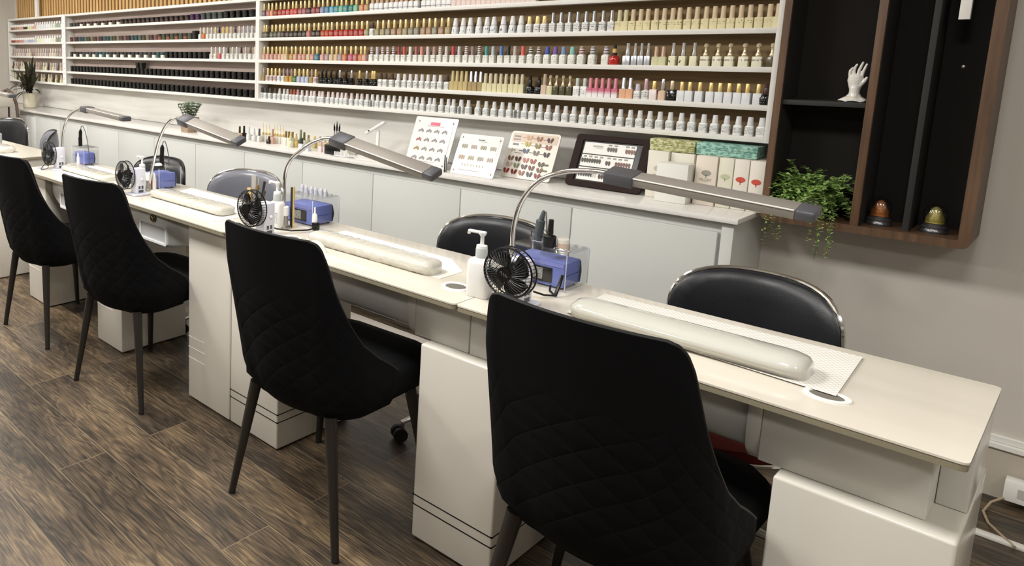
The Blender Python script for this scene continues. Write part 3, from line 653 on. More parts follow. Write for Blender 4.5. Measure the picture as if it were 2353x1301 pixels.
def c3(f, i):
    if f < .55:
        h = ['#4a3432', '#6c4c4c', '#2f2a2a', '#3c4a4c', '#2c4448', '#4a5a50', '#4c3c2c', '#6c6a54'][i % 8]
        return ('%s jar' % ['brown', 'rosy brown', 'black', 'slate', 'dark teal', 'grey green', 'umber', 'khaki'][i % 8], cm(h, .3), cm(h, .3), 0, 'jar', 1.15)
    if f < .72: return ('green brown jar', JDG if i % 2 else cm('#7a4c34', .3), JDG if i % 2 else JBR, 0, 'jar', 1.3)
    if f < .745: return ('black jar', JB, JB, 0, 'jar', 1.7)
    j = int((f-.745)/.0145)
    caps = ['#cfc8b8', '#c8bca0', '#8c8480', '#c8c8b8', '#c8c4b8', '#d8cc98', '#2a2424', '#d8bc70', '#dcc060', '#ccc0b0', '#3c342c', '#c8b8b4', '#c8c4cc', '#b8bcc4', '#c8ccd4', '#1c1c1e', '#b8bcc0']
    h = caps[i % len(caps)]
    if .765 < f < .785: return ('orange bottle with white cap', cm('#c27540', .3), cm('#d8cdb8'), 0, 'gel', 1.)
    return ('white bottle with %s cap' % ({'#2a2424': 'black', '#1c1c1e': 'black', '#3c342c': 'black', '#d8bc70': 'gold', '#dcc060': 'gold', '#d8cc98': 'gold', '#8c8480': 'grey'}.get(h, 'pale')), WCL, cm(h), 0, 'gel', 1.)
jar_row(XA1+.10, XB1-.03, .045, 3, c3, 'second shelf')
def c2(f, i):
    if f < .60: 
        h = ['#2c2826', '#3a3a3a', '#2c4a4a', '#33302c'][(i//4) % 4]
        return ('%s jar with pale base' % ['brown black', 'charcoal', 'dark teal', 'umber'][(i//4) % 4], JCL if i % 2 else cm(h, .3), cm(h, .3), 0, 'jar', 1.25)
    if f < .80: return ('black jar', JB, JB, 1, 'jar', 1.35)
    h = ['#cfc8c4', '#3c3430', '#d8d8d8', '#3c4438', '#ccc8b0', '#c8ccd4', '#3c2420', '#bcb4a8', '#5c5240', '#c8c4a8', '#ccc0c0', '#d4d0c8'][i % 12]
    if .845 < f < .86: return ('coral red bottle with white cap', cm('#c86868', .3), cm('#dadad8'), 0, 'gel', 1.)
    return ('white bottle with %s cap' % ('dark' if h in ('#3c3430', '#3c4438', '#3c2420', '#5c5240') else 'pale'), WCL, cm(h), 0, 'gel', 1.)
jar_row(XA1+.10, XB1-.03, .048, 2, c2, 'third shelf')
def stack():
    for dx in (0, .063):
        x = xu(318, YB, LV[1]+.08)+dx
        o = bottle('jar', (x, YB+.004, LV[1]+TH+.0545), JB, JB, None, cat='jar', name='lidded_jar', sx=1.16, sz=1.2); it.append(dict(o=o, d='black jar stacked on top of another', g='jars'))
def c1(f, i): return ('black jar', JB, JB, 1, 'jar', 1.45)
jar_row(XA1+.10, XB1-.02, .0485, 1, c1, 'fourth shelf', stack)
jar_row(XA1+.10, XB1-.02, .0485, 0, c1, 'bottom shelf')
# --- far rack
FAR = 'far rack'
FC = {4: ['#8c6a5c', '#b08a78', '#c89c84', '#3c3c2c', '#d8d4a0', '#d0a898', '#d8d8d8', '#d4d8dc', '#dcdcdc', '#ccd4cc', '#9ca494', '#d8dcd8'],
      3: ['#8c4c40', '#b87c70', '#c88c84', '#c4c4cc', '#a8b0c4', '#b8bcc8', '#d8dcb8', '#e0e0d8', '#e4e4e0', '#d8dcc8', '#8c9080', '#d8dce4'],
      2: ['#a49c98', '#b8a8a0', '#c8b4a8', '#ccc4b8', '#c0b4a8', '#c8c0c4', '#b8a4a0', '#d8cfc4', '#d8d0b8', '#c8c4b8'],
      1: ['#5c4c44', '#c8b8a8', '#c4a898', '#8c8478', '#d4d0b0', '#d8d8c0', '#484038', '#b8b4a0', '#d8c8a4', '#b4b4bc'],
      0: ['#d8d0b8', '#c8c0a8', '#3c3828', '#d0c8a0', '#4c4430', '#dcd4b8', '#c8c098', '#3c3424']}
for lev in (4, 3, 2, 1, 0):
    it = []; x = XA0+.05; i = 0
    while x < XA1-.04:
        if not (lev == 2 and -7.35 < x < -7.22):
            h = FC[lev][min(len(FC[lev])-1, int((x-XA0)/(XA1-XA0)*len(FC[lev])))] if lev > 2 else FC[lev][i % len(FC[lev])]
            sty = 'dome' if (lev >= 3 and i > 10) else ('smalljar' if lev >= 3 else 'gel')
            o = bottle(sty, (x, YB, LV[lev]+TH), cm(h, .25), cm(h if lev < 3 else '#dedcd8', .3), None, cat='jar' if sty != 'gel' else 'bottle', name='small_jar' if sty != 'gel' else 'sample_bottle', sz=1.55 if sty != 'gel' else .92, sx=1.1 if sty != 'gel' else .98)
            it.append(dict(o=o, d='small %s %s' % ({0: 'cream', 1: 'pale', 2: 'beige', 3: 'pastel', 4: 'pale pink or white'}[lev], 'jar' if sty != 'gel' else 'bottle'), g='small jars and bottles'))
        x += .056; i += 1
    label_run(it, FAR, {4: 'top shelf', 3: 'second shelf', 2: 'third shelf', 1: 'fourth shelf', 0: 'bottom shelf'}[lev])

# ------------------------------------------------------------------ low back counter
CZ = .845; CFY = 3.0; CX0, CX1 = -7.12, -.815
t = thing('base_cabinet_run', 'long white base cabinet run along the wall under the racks', 'cabinet', (CX1, WY, 0))
b = MB(); b.box(CX0-CX1+.02, -.012, CFY-WY+.022, -.025, .06, CZ-.021)
b.box(CX0-CX1+.04, -.03, CFY-WY+.06, -.03, 0, .06); b.box(-.045, -.008, CFY-WY+.004, -.002, .0, CZ-.0205, .001)
b.build('carcass', M_COUNTER, t)
seam = -.868; n = 0
while seam > CX0+.1:
    x1 = seam-.0015; x0 = max(seam-.5265+.0015, CX0+.02)
    MB().box(x0-CX1, x1-CX1, CFY-WY-.001, CFY-WY+.021, .065, .784, .004).build('door', M_COUNTER, t); seam -= .5265; n += 1
tag(MB().box(CX0, CX1+.008, CFY-.020, WY-.014, CZ-.019, CZ, .002).build('worktop', M_QUARTZ), 'thin white stone worktop on the long base cabinets', 'worktop')

# ------------------------------------------------------------------ walnut display cabinet
KX0, KX1, KZ0, KZ1, KY = -.789, -.254, .828, 1.95, 3.15
t = thing('display_cabinet', 'walnut wall display cabinet lined with black, right of the racks', 'display cabinet', (KX0, WY, 0))
w = KX1-KX0; d0 = KY-WY
fr = MB(); hh = KZ1-KZ0
def rr(x0, x1, z0, z1, r, seg=6):
    pts = []
    for cx, cz, a0 in ((x1-r, z1-r, 0), (x0+r, z1-r, 90), (x0+r, z0+r, 180), (x1-r, z0+r, 270)):
        for k in range(seg+1):
            a = math.radians(a0+90*k/seg); pts.append((cx+r*math.cos(a), cz+r*math.sin(a)))
    return pts
def frame_ring(mb, outer, inner, axis, a, b):
    n = len(outer)
    def P(p, t_):
        q = list(p); q.insert(axis, t_); return mb.bm.verts.new(Vector(q))
    OA = [P(p, a) for p in outer]; OB = [P(p, b) for p in outer]; IA = [P(p, a) for p in inner]; IB = [P(p, b) for p in inner]
    for i in range(n):
        j = (i+1) % n
        for q in ((OA[i], OA[j], OB[j], OB[i]), (IA[j], IA[i], IB[i], IB[j]), (OA[j], OA[i], IA[i], IA[j]), (OB[i], OB[j], IB[j], IB[i])): mb.bm.faces.new(q)
    bmesh.ops.recalc_face_normals(mb.bm, faces=mb.bm.faces)
frame_ring(fr, rr(0, w, KZ0, KZ1, .022), rr(.021, w-.028, KZ0+.026, KZ1-.026, .004), 1, d0, -.002)
fr.build('frame', M_BROWN, t)
MB().box(.02, w-.027, -.012, -.003, KZ0+.025, KZ1-.025).build('back_panel', M_DARK, t)
dx = -.541-KX0
MB().box(dx, dx+.022, d0+.002, -.012, KZ0+.026, KZ1-.026, .001).build('divider', [M_BROWN], t)
MB().box(.0205, .0225, d0+.012, -.012, KZ0+.027, KZ1-.027).box(dx-.002, dx, d0+.012, -.012, KZ0+.027, KZ1-.027).box(dx+.022, dx+.024, d0+.012, -.012, KZ0+.027, KZ1-.027).box(w-.030, w-.028, d0+.012, -.012, KZ0+.027, KZ1-.027).build('lining', M_DARK, t)
dx2 = -.415-KX0
MB().box(dx2, dx2+.016, d0+.03, -.012, KZ0+.026, KZ1-.026, .001).build('divider', M_CHARCOAL, t)
MB().box(.0225, dx-.002, d0+.012, -.012, 1.247, 1.264, .001).build('shelf', M_CHARCOAL, t)
xs_ = xu(2212, WY-.02, 1.38)
MB().lathe([(0, 0), (.006, 0), (.005, .004), (0, .006)], (xs_-KX0, -.012, 1.385), 10, ax=Matrix.Rotation(PI/2, 4, 'X')).build('screw_cap', M_STEEL, t)
xw0 = xu(2203, 3.19, 1.54); xw1 = xu(2230, 3.19, 1.54)
t = thing('hanging_tag', 'white narrow tag box hanging in the right bay of the walnut cabinet', 'tag', ((xw0+xw1)/2, 3.20, 1.530))
MB().box((xw0-xw1)/2, (xw1-xw0)/2, -.012, .012, 0, .16, .001).build('box', cm('#e8e6e0', .4), t)
MB().box(-.01, .01, .012, .1375, .10, .115).build('bracket', M_BLACKP, t)

# porcelain hand
def tube_pts(mb, pts, rs, seg=10):
    mb.tube(pts, rs, seg)
    mb.ball(pts[-1], rs[-1], seg); mb.ball(pts[0], rs[0], seg)
t = thing('ring_hand', 'white porcelain display hand with a ruffled cuff on the cabinet shelf', 'ornament', (-.586, 3.22, 1.2642), PI*.04)
h = MB()
tube_pts(h, [(0, 0, .012), (0, 0, .030), (0, 0, .045)], [.019, .0145, .0145], 16)
h.tube([(0, 0, .040), (.0, 0, .056), (-.001, 0, .072), (-.001, 0, .086)], [.0145, .0185, .0215, .0195], 16, flat=.55)
h.ball((0, 0, .084), .0195, 14, sc=(1, .5, .5))
for (bx, bz, pts) in ((-.0155, .083, [(-.0175, -.001, .094), (-.0175, -.003, .104), (-.0125, -.004, .113)]),
                      (-.006, .088, [(-.008, 0, .103), (-.006, -.002, .116), (-.002, -.004, .125)]),
                      (.004, .088, [(.005, 0, .106), (.009, -.001, .120), (.0125, -.002, .132)]),
                      (.0135, .084, [(.0155, 0, .101), (.019, 0, .114), (.0225, -.001, .126)])):
    P = [(bx, 0, bz-.01), (bx, 0, bz)]+pts; tube_pts(h, P, [.0052, .0050, .0046, .0041, .0033], 10)
tube_pts(h, [(.008, 0, .052), (.017, -.002, .064), (.0225, -.003, .072), (.0265, -.004, .081)], [.0085, .0070, .0055, .0042], 10)
ho = h.build('hand', M_PORC, t)
rm = ho.modifiers.new('fuse', 'REMESH'); rm.mode = 'VOXEL'; rm.voxel_size = .0011; rm.use_smooth_shade = True
sm = ho.modifiers.new('smooth', 'SMOOTH'); sm.factor = .6; sm.iterations = 5
cf = MB(); rings = []
for i, (r0, z0, amp) in enumerate(((.013, .036, 0), (.0155, .026, .0), (.021, .018, .05), (.030, .009, .10), (.039, .003, .14), (.0385, .0, .14), (.028, .006, .1), (.016, .014, 0))):
    ring = []
    for k in range(64):
        a = 2*PI*k/64; r_ = r0*(1+amp*.35*math.sin(6*a)); zz = z0+(.004*abs(math.sin(3*a))*(amp > .09))
        ring.append(cf.bm.verts.new(Vector((r_*math.cos(a), r_*.8*math.sin(a), zz))))
    rings.append(ring)
for A, B in zip(rings, rings[1:]):
    for k in range(64): cf.bm.faces.new((A[k], A[(k+1) % 64], B[(k+1) % 64], B[k]))
cf.bm.faces.new(rings[0]); cf.bm.faces.new(rings[-1][::-1])
bmesh.ops.recalc_face_normals(cf.bm, faces=cf.bm.faces)
cf.build('cuff', M_PORC, t, smooth=60)
cf = MB(); cf.tube([(.0245*math.cos(a), .0245*.8*math.sin(a), .0165) for a in np.linspace(0, 2*PI, 40, endpoint=False)], .0007, 6, closed=True); cf.build('gold_line', M_GOLD, t)

# glass domes with little figures
def dome(u, figure, label):
    x = xu(u, 3.235, .88)
    t = thing('snow_globe', label, 'ornament', (x, 3.235, KZ0+.0262)); t.scale = (1.18,)*3
    MB().lathe([(0, 0), (.027, 0), (.029, .006), (.026, .012), (.0275, .017), (.022, .022), (.0225, .026), (0, .026)], seg=24).build('base', mat('antique_silver', hexc('#77777a'), .3, .8, bump=.8, bscale=160), t)
    f = MB(); f.lathe([(0, .027), (.0205, .027), (.020, .040), (.014, .054), (.010, .066), (.004, .071), (0, .072)], seg=14); f.ball((-.006, -.008, .052), .007, 8); f.ball((.007, -.006, .049), .006, 8); f.ball((0, .004, .062), .006, 8)
    f.build('figure', mat('fig_'+figure, hexc(figure), .3, .35, bump=.7, bscale=220), t)
    g = MB(); pr = [(.0265*math.cos(a), .050+.0265*math.sin(a)*1.15) for a in np.linspace(-.95, PI/2, 14)]; pr[-1] = (0, pr[-1][1])
    pi_ = [(max(0, r_-.0012), z-.0005 if i == 13 else z) for i, (r_, z) in enumerate(pr)]; pi_[-1] = (0, pr[-1][1]-.0012)
    g.lathe(pr+pi_[::-1], seg=28); g.build('glass_dome', M_GLASS, t)
dome(2020, '#a8622c', 'small glass globe with amber figure in middle bay of walnut cabinet')
dome(2147, '#a89a4c', 'small glass globe with yellow figure in right bay of walnut cabinet')

# ------------------------------------------------------------------ plants
def leaf(mb, base, dirv, L, wd, droop=.3, seg=5, mi=0, up=Vector((0, 0, 1))):
    d = Vector(dirv).normalized(); side = d.cross(up); side = side.normalized() if side.length > 1e-4 else Vector((1, 0, 0))
    rows = []; p = Vector(base); 
    for i in range(seg+1):
        f = i/seg; ww = wd*math.sin(PI*min(1, f*.92+.08))**.7*(1-.25*f)
        nrm = side.cross(d).normalized()
        rows.append((mb.bm.verts.new(p-side*ww/2+nrm*ww*.12), mb.bm.verts.new(p), mb.bm.verts.new(p+side*ww/2+nrm*ww*.12)))
        p = p+d*(L/seg); d = (d+Vector((0, 0, -1))*droop/seg).normalized(); 
        if abs(d.z) < .98: side = d.cross(up).normalized()
    for A, B in zip(rows, rows[1:]):
        for k in (0, 1): mb.bm.faces.new((A[k], A[k+1], B[k+1], B[k])).material_index = mi
rnd = random.Random(3)
x = xu(71, 3.17, .9); t = thing('potted_dracaena', 'dark leafy plant in a cream pot at the far end of worktop', 'potted plant', (x, 3.16, CZ+.0005))
MB().lathe([(0, 0), (.068, 0), (.072, .003), (.075, .148), (.073, .150), (.068, .150), (.066, .135), (0, .135)], seg=32).build('pot', M_POT, t)
MB().lathe([(0, .134), (.066, .134), (.0, .138)], seg=20).build('soil', M_SOIL, t)
lf = MB()
for i in range(40):
    a = rnd.uniform(0, 2*PI); el = rnd.uniform(.15, 1.45); L = rnd.uniform(.18, .34)*(1 if el < .9 else 1.1)
    leaf(lf, (rnd.uniform(-.02, .02), rnd.uniform(-.02, .02), .14+rnd.uniform(0, .07)), (math.cos(a)*math.cos(el), min(.02, math.sin(a)*math.cos(el)), math.sin(el)), L, rnd.uniform(.030, .046), rnd.uniform(.5, 1.7), 7)
lf.build('foliage', M_LEAFD, t, smooth=80)
x = xu(442, 3.13, .9); t = thing('potted_herb', 'small grey green bushy plant in a square taupe pot on worktop', 'potted plant', (x, 3.10, CZ+.0005))
b = MB(); sq_loft(b, [(.085, .085, 0, .006), (.105, .105, .085, .008), (.108, .108, .088, .008), (.112, .112, .089, .008), (.112, .112, .108, .008), (.100, .100, .108, .006), (.098, .098, .095, .006)]); b.build('pot', M_POT2, t)
lf = MB(); st = MB()
for i in range(34):
    a = rnd.uniform(0, 2*PI); rr_ = rnd.uniform(0, .035); p = Vector((rr_*math.cos(a), rr_*math.sin(a), .095)); d = Vector((math.cos(a)*rnd.uniform(.1, .6), math.sin(a)*rnd.uniform(.1, .5), 1)).normalized(); pts = [p.copy()]
    for k in range(5):
        p = p+d*.023; d = (d+Vector((rnd.uniform(-.25, .25), rnd.uniform(-.25, .25), 0))).normalized(); pts.append(p.copy())
        for q in range(3):
            aa = rnd.uniform(0, 2*PI); leaf(lf, p, (math.cos(aa), math.sin(aa), rnd.uniform(.1, .9)), rnd.uniform(.022, .034), .017, .3, 2)
    st.tube(pts, .0011, 5)
lf.build('foliage', M_LEAFS, t, smooth=None); st.build('stem', cm('#4a5238', .6), t)
# trailing plant in the walnut cabinet
t = thing('trailing_plant', 'bright green trailing plant spilling from the bottom bay of walnut cabinet', 'potted plant', (-.665, 3.24, KZ0+.0262))
MB().lathe([(0, 0), (.036, 0), (.045, .07), (.042, .07), (.038, .058), (0, .058)], seg=20).build('pot', cm('#cfccc4', .4), t)
lf = MB(); st = MB()
def sprig(pts, dens=3, ls=.0125):
    st.tube(pts, .0007, 4)
    for p in pts[1:]:
        for q in range(dens):
            aa = rnd.uniform(0, 2*PI); leaf(lf, p+Vector((rnd.uniform(-.003, .003),)*3), (math.cos(aa), math.sin(aa), rnd.uniform(-.3, .8)), rnd.uniform(ls*1.0, ls*1.6), ls*.95, .2, 2)
for i in range(150):
    a = rnd.uniform(PI*.95, 2.05*PI) if i % 3 else rnd.uniform(0, 2*PI); p = Vector((rnd.uniform(-.025, .025), rnd.uniform(-.02, .02), .062)); d = Vector((math.cos(a)*1.0, math.sin(a)*.9, rnd.uniform(.5, 2.2))).normalized(); pts = [p.copy()]
    g = rnd.uniform(.10, .34)
    for k in range(rnd.randint(6, 10)):
        p = p+d*.0145; d = (d+Vector((rnd.uniform(-.2, .2), rnd.uniform(-.2, .2), -g))).normalized()
        p.x = max(-.098, min(.118 if p.y < -.09 else .112, p.x)); p.y = max(-.15, min(.09, p.y))
        if p.z < .012 and p.y > -.105: p.z = .012
        pts.append(p.copy())
    sprig(pts, 4)
for x_, L in ((-.098, .10), (-.085, .07), (-.052, .085), (.028, .07), (.045, .13), (.058, .10), (.075, .12), (.085, .09)):
    p = Vector((x_, -.112, .035)); pts = [Vector((x_*.6, -.04, .07)), Vector((x_*.8, -.08, .06)), p.copy()]
    for k in range(int((L+.045)/.012)):
        p = p+Vector((rnd.uniform(-.003, .003), rnd.uniform(-.002, .002), -.012)); pts.append(p.copy())
    sprig(pts, 2, .0085)
lf.build('foliage', M_LEAFG, t, smooth=None); st.build('stem', cm('#4c5a2c', .6), t)

# ------------------------------------------------------------------ sample boards leaning on the worktop
def board(label, bx, by, w, h, lean, rz=0.):
    return thing('sample_board', label, 'sample board', (bx, by, CZ+.001), rot=(-lean, 0, rz))
def bplate(x0, x1, z0, z1, y0, y1, m, name, t, r=.008):
    mb = MB(); mb.prism([(p[0], p[1]) for p in rr(x0, x1, z0, z1, r, 4)], 1, y0, y1); return mb.build(name, m, t)
def nail(mb, x, z, s=1., ang=0., y=-.004, mi=0):
    q = []
    for k in range(12):
        a = 2*PI*k/12; px = .0042*s*math.cos(a)*(1 if math.sin(a) > 0 else .8); pz = .0085*s*math.sin(a)
        q.append((x+px*math.cos(ang)-pz*math.sin(ang), z+px*math.sin(ang)+pz*math.cos(ang)))
    mb.prism(q, 1, y-.002, y, mi)
def screws(t, pts, m, r=.004):
    for x_, z_ in pts: MB().lathe([(0, 0), (r, 0), (r, .003), (r*.6, .005), (0, .005)], (x_, -.006, z_), 10, ax=Matrix.Rotation(PI/2, 4, 'X')).build('screw', m, t)
M_BGW = cm('#dddad6', .25)
t = board('tall clear board of sixteen ring samples with pink heading, beside white lamp stand', -2.19, 3.085, .25, .265, .36)
bplate(-.125, .125, 0, .265, -.004, 0, mat('frosted_acrylic', hexc('#e2e2e0'), .12, coat=.5), 'panel', t)
bplate(-.105, .105, .02, .25, -.0055, -.004, M_BGW, 'backing_card', t, .002)
for x_, z_, a_, b_ in ((0, .232, .028, .011),): MB().box(x_-a_, x_+a_, -.0062, -.0056, z_-b_, z_+b_*.6, .0002).build('heading', cm('#dc6478', .4), t)
for q_ in ((-.045, .055, .216, .2185), (-.06, .05, .028, .030)): MB().box(q_[0], q_[1], -.0062, -.0056, q_[2], q_[3]).build('small_print', cm('#9a8c8c', .4), t)
for r_ in range(4):
    for c_ in range(4):
        m_ = MB(); cx, cz = -.075+c_*.047, .190-r_*.048
        for dx_ in (0, .011, .021): nail(m_, cx+dx_-.010, cz+(.004 if dx_ == .011 else -.001), 1.0, -.6+dx_*30, -.006)
        h_ = '#8c8684'
        if (r_, c_) == (1, 0): h_ = '#a06058'
        if (r_, c_) == (2, 0): h_ = '#a08040'
        m_.build('nail_sample', cm(h_, .3), t)
screws(t, [(-.10, .240), (.10, .240), (-.10, .018), (.10, .018)], M_STEEL)
t = board('clear board of pale nail tips with numbered row, second from left', -1.90, 3.045, .225, .205, .42)
bplate(-.113, .113, 0, .205, -.004, 0, mat('frosted_acrylic', hexc('#e2e2e0'), .12, coat=.5), 'panel', t)
bplate(-.10, .10, .012, .19, -.0055, -.004, cm('#dcd8cf', .3), 'backing_card', t, .002)
for q_ in ((-.012, .022, .176, .182), (0, .035, .170, .172), (-.075, .04, .022, .0235)): MB().box(q_[0], q_[1], -.0062, -.0056, q_[2], q_[3]).build('small_print', cm('#6a6866', .4), t)
for r_ in range(2):
    for c_ in range(4):
        m_ = MB(); cx, cz = -.075+c_*.050, .142-r_*.056
        for q in (-1, 0, 1): nail(m_, cx+q*.0105, cz, 1.25, q*.12, -.006)
        m_.build('nail_sample', cm(['#8f8a70', '#a08c80', '#8a8468', '#98907c', '#a0846c', '#948c68', '#8c8870', '#a09088'][r_*4+c_], .3), t)
for c_ in range(8):
    m_ = MB(); nail(m_, -.062+c_*.0155, .050, .75, .3, -.006); m_.build('nail_tip', cm('#c4bfae', .3), t)
screws(t, [(-.098, .186), (.098, .186), (-.098, .018), (.098, .018)], M_STEEL, .0035)
t = board('rounded white shade card of brown, blue and red nail swatches', -1.695, 3.155, .23, .225, .40)
bplate(-.118, .118, 0, .228, -.006, 0, cm('#e0dad0', .25), 'panel', t, .014)
bplate(-.108, .108, .176, .218, -.0072, -.006, cm('#cdb9a8', .3), 'heading_band', t, .004)
for q_ in ((-.10, -.068, .198, .206), (-.10, -.066, .184, .190), (-.098, -.07, .158, .168), (-.08, -.048, .121, .123)): MB().box(q_[0], q_[1], -.0078, -.0060, q_[2], q_[3]).build('small_print', cm('#8c8880', .4), t)
text_mesh('24', .022, 'number', cm('#8c7c74', .4), t, Matrix.Translation((-.088, -.0064, .133)) @ FRONT)
PAIR = [(-.025, .199, '#c49c74', -1), (.025, .197, '#8c5a34', -1), (.075, .195, '#4a2414', -1), (-.025, .168, '#b4a040', -1), (.025, .163, '#7c6a34', -1), (.075, .161, '#8c5040', -1), (-.025, .134, '#4c5870', -1), (.025, .129, '#6c6858', -1), (.075, .126, '#2c2024', -1),
        (-.088, .093, '#7c5a48', 0), (-.052, .092, '#4c3c34', 0), (-.014, .090, '#b0685c', 0), (.022, .088, '#a04c40', 0), (.062, .078, '#54462c', 1), (-.088, .062, '#b8a498', 0), (-.052, .060, '#7c8068', 0), (-.014, .058, '#4c2c34', 0), (.022, .056, '#6c3428', 0), (.062, .050, '#6c5434', 1),
        (-.094, .031, '#8c3424', 0), (-.056, .029, '#6c1c1c', 0), (-.018, .027, '#8c4c24', 0), (.020, .025, '#342c38', 0), (.058, .022, '#7c1c10', 1)]
for x_, z_, h_, tail in PAIR:
    m_ = MB(); nail(m_, x_-.0075, z_, 1.5, .25, -.0072); nail(m_, x_+.0075, z_, 1.5, -.25, -.0072)
    if tail: m_.box(min(x_+tail*.008, x_+tail*.034), max(x_+tail*.008, x_+tail*.034), -.0085, -.0072, z_-(.004 if tail > 0 else .001), z_+(.004 if tail > 0 else .001))
    m_.build('nail_swatch', cm(h_, .3), t)
t = board('dark brown framed board with three white rows of nail tips', -1.363, 3.185, .305, .235, .40)
frm = MB(); frame_ring(frm, rr(-.155, .155, 0, .238, .014), rr(-.124, .124, .026, .212, .002), 1, -.012, .0); frm.build('frame', mat('dark_brown_leather', hexc('#22120d'), .6, bump=.2, bscale=250, spec=.2), t)
bplate(-.126, .126, .024, .214, -.005, -.001, M_BLACKP, 'back_plate', t, .002)
for i, (z0, z1) in enumerate(((.152, .204), (.094, .147), (.032, .089))):
    bplate(-.115, .098, z0, z1, -.0065, -.005, cm('#e6e4e0', .25), 'white_row', t, .001)
for q_ in ((-.078, -.036, .184, .191), (-.068, -.036, .178, .1795)): MB().box(q_[0], q_[1], -.0072, -.0066, q_[2], q_[3]).build('small_print', cm('#a8a49c', .4), t)
tips = [(-.012, .178, 4, '#5c5a50'), (.062, .176, 4, '#7c5a4c'), (-.108, .120, 8, '#4c4a40'), (-.005, .116, 2, '#54403a'), (.034, .116, 6, '#6c4a40'), (-.108, .057, 6, '#3c3834'), (-.050, .057, 2, '#c8c4bc'), (-.020, .053, 3, '#442c24'), (.012, .050, 7, '#3c2c28')]
for x_, z_, n_, h_ in tips:
    for j in range(n_):
        m_ = MB(); nail(m_, x_+j*.0105, z_, 1.25, .1, -.0066); m_.build('nail_tip', cm(h_, .3), t)
for x_, z_ in [(-.008, .197), (.016, .197), (.062, .197), (.084, .197)]+[(-.10+.023*i, .139) for i in range(4)]+[(.0+.023*i, .139) for i in range(4)]:
    MB().box(x_-.007, x_+.007, -.0072, -.0066, z_-.0035, z_+.0035, .0003).build('oval_print', cm('#8f8a84', .4), t)
screws(t, [(-.133, .200), (.138, .205), (-.134, .033), (.118, .035)], cm('#cfc8bc', .3), .0045)
MB().box(.102, .122, -.010, -.005, .034, .205, .002).build('clear_strip', M_GREYP, t)
# slim dark pen-like files between the first two boards
t = thing('nail_file_bundle', 'slim black and grey files standing between the first two boards', 'nail file', (-2.04, 3.035, CZ+.0005))
for i, (a, h_) in enumerate(((0, '#1c1c1c'), (.006, '#6a6a66'), (-.006, '#403c38'))):
    MB().box(a-.003, a+.003, i*.005, i*.005+.002, 0, .085-.01*i, .0005).build('file', cm(h_, .5), t)

# ------------------------------------------------------------------ cartons
def carton(x0, x1, y0, z0, z1, label, col='#ddd8cb', dep=.13, flap=True, logo=None, grp=None, word=None, msz=1.):
    t = thing('carton', label, 'box', ((x0+x1)/2, y0, z0+.0004), group=grp); w_ = (x1-x0)/2; h_ = z1-z0-.0006
    MB().box(-w_, w_, 0, dep, 0, h_, .0015).build('carton_body', cm(col, .5), t)
    if flap: MB().box(-w_+.001, w_-.001, -.0006, .0004, h_*.30, h_*.30+.001).build('band_line', cm('#b9b0a2', .5), t)
    if logo:
        lx, lz, lc, lw = logo; m_ = MB()
        m_.prism([(lx+lw*math.cos(a), lz+lw*.74*math.sin(a)+(0 if math.sin(a) > 0 else lw*.12)) for a in np.linspace(0, 2*PI, 20, endpoint=False)], 1, -.0009, .0)
        m_.box(lx-lw*.09, lx+lw*.09, -.0009, 0, lz-lw*1.15, lz-lw*.4)
        m_.build('tree_emblem', cm(lc, .5), t)
    if word: text_mesh(word, .0125*msz, 'lettering', cm('#8c8478', .5), t, Matrix.Translation((0, -.0008, logo[1]-.026)) @ FRONT, .0002)
    return t
CZ_ = CZ+.0002
carton(-1.192, -1.118, 3.185, CZ_, 1.036, 'tall cream carton half behind the dark framed board', logo=(.005, .118, '#b9b4aa', .018), word='TILLEY', dep=.12, msz=.8)
carton(-1.114, -1.032, 3.20, CZ_, 1.034, 'cream carton standing behind the wide white carton', dep=.11)
carton(-1.132, -1.022, 3.118, CZ_, .999, 'wide white carton with small green tree emblem, in front', '#dfdfd8', dep=.07, logo=(.027, .082, '#a8aa90', .0125))
carton(-1.015, -.944, 3.170, CZ_, 1.036, 'cream carton with grey tree emblem and lettering beneath', '#ddd3c5', logo=(.002, .124, '#9c9890', .0165), word='TILLEY', msz=1.15)
carton(-.940, -.893, 3.175, CZ_, 1.035, 'slim cream carton with pale green tree emblem', '#dad6c4', logo=(0, .117, '#b8bc9c', .0155))
carton(-.890, -.844, 3.175, CZ_, 1.035, 'slim cream carton with red tree emblem, beside the green one', '#dcd6ca', logo=(0, .113, '#c25040', .0155))
carton(-.841, -.795, 3.175, CZ_, 1.035, 'slim cream carton with red tree emblem, last before the walnut cabinet', '#dcd6ca', logo=(0, .110, '#c25040', .0155))
def patt(name, a, b):
    m = mat(name, hexc(a), .5); nt, bs = nodes(m); tc = nt.nodes.new('ShaderNodeTexCoord'); mp = nt.nodes.new('ShaderNodeMapping'); mp.inputs['Scale'].default_value = (1, 1, 2.5); nt.links.new(tc.outputs['Object'], mp.inputs[0])
    n = nt.nodes.new('ShaderNodeTexNoise'); n.inputs['Scale'].default_value = 60; n.inputs['Detail'].default_value = 4; nt.links.new(mp.outputs[0], n.inputs['Vector'])
    nt.links.new(ramp(nt, n.outputs[0], [(.45, hexc(a)), (.56, hexc(b))]), bs.inputs['Base Color']); return m
for x0, x1, ma, lb in ((-1.195, -1.035, patt('leaf_print_yellow', '#c9c9a0', '#8c8c50'), 'flat yellow green patterned box lying on the left cartons'),
                       (-1.028, -.832, patt('leaf_print_teal', '#9cc4b4', '#5c8c80'), 'flat teal patterned box lying on the right cartons')):
    t = thing('patterned_box', lb, 'box', ((x0+x1)/2, 3.20, 1.0365)); w_ = (x1-x0)/2
    MB().box(-w_, w_, 0, .10, 0, .022, .001).build('box_base', ma, t); MB().box(-w_-.001, w_+.001, -.001, .101, .022, .046, .001).build('lid', ma, t)

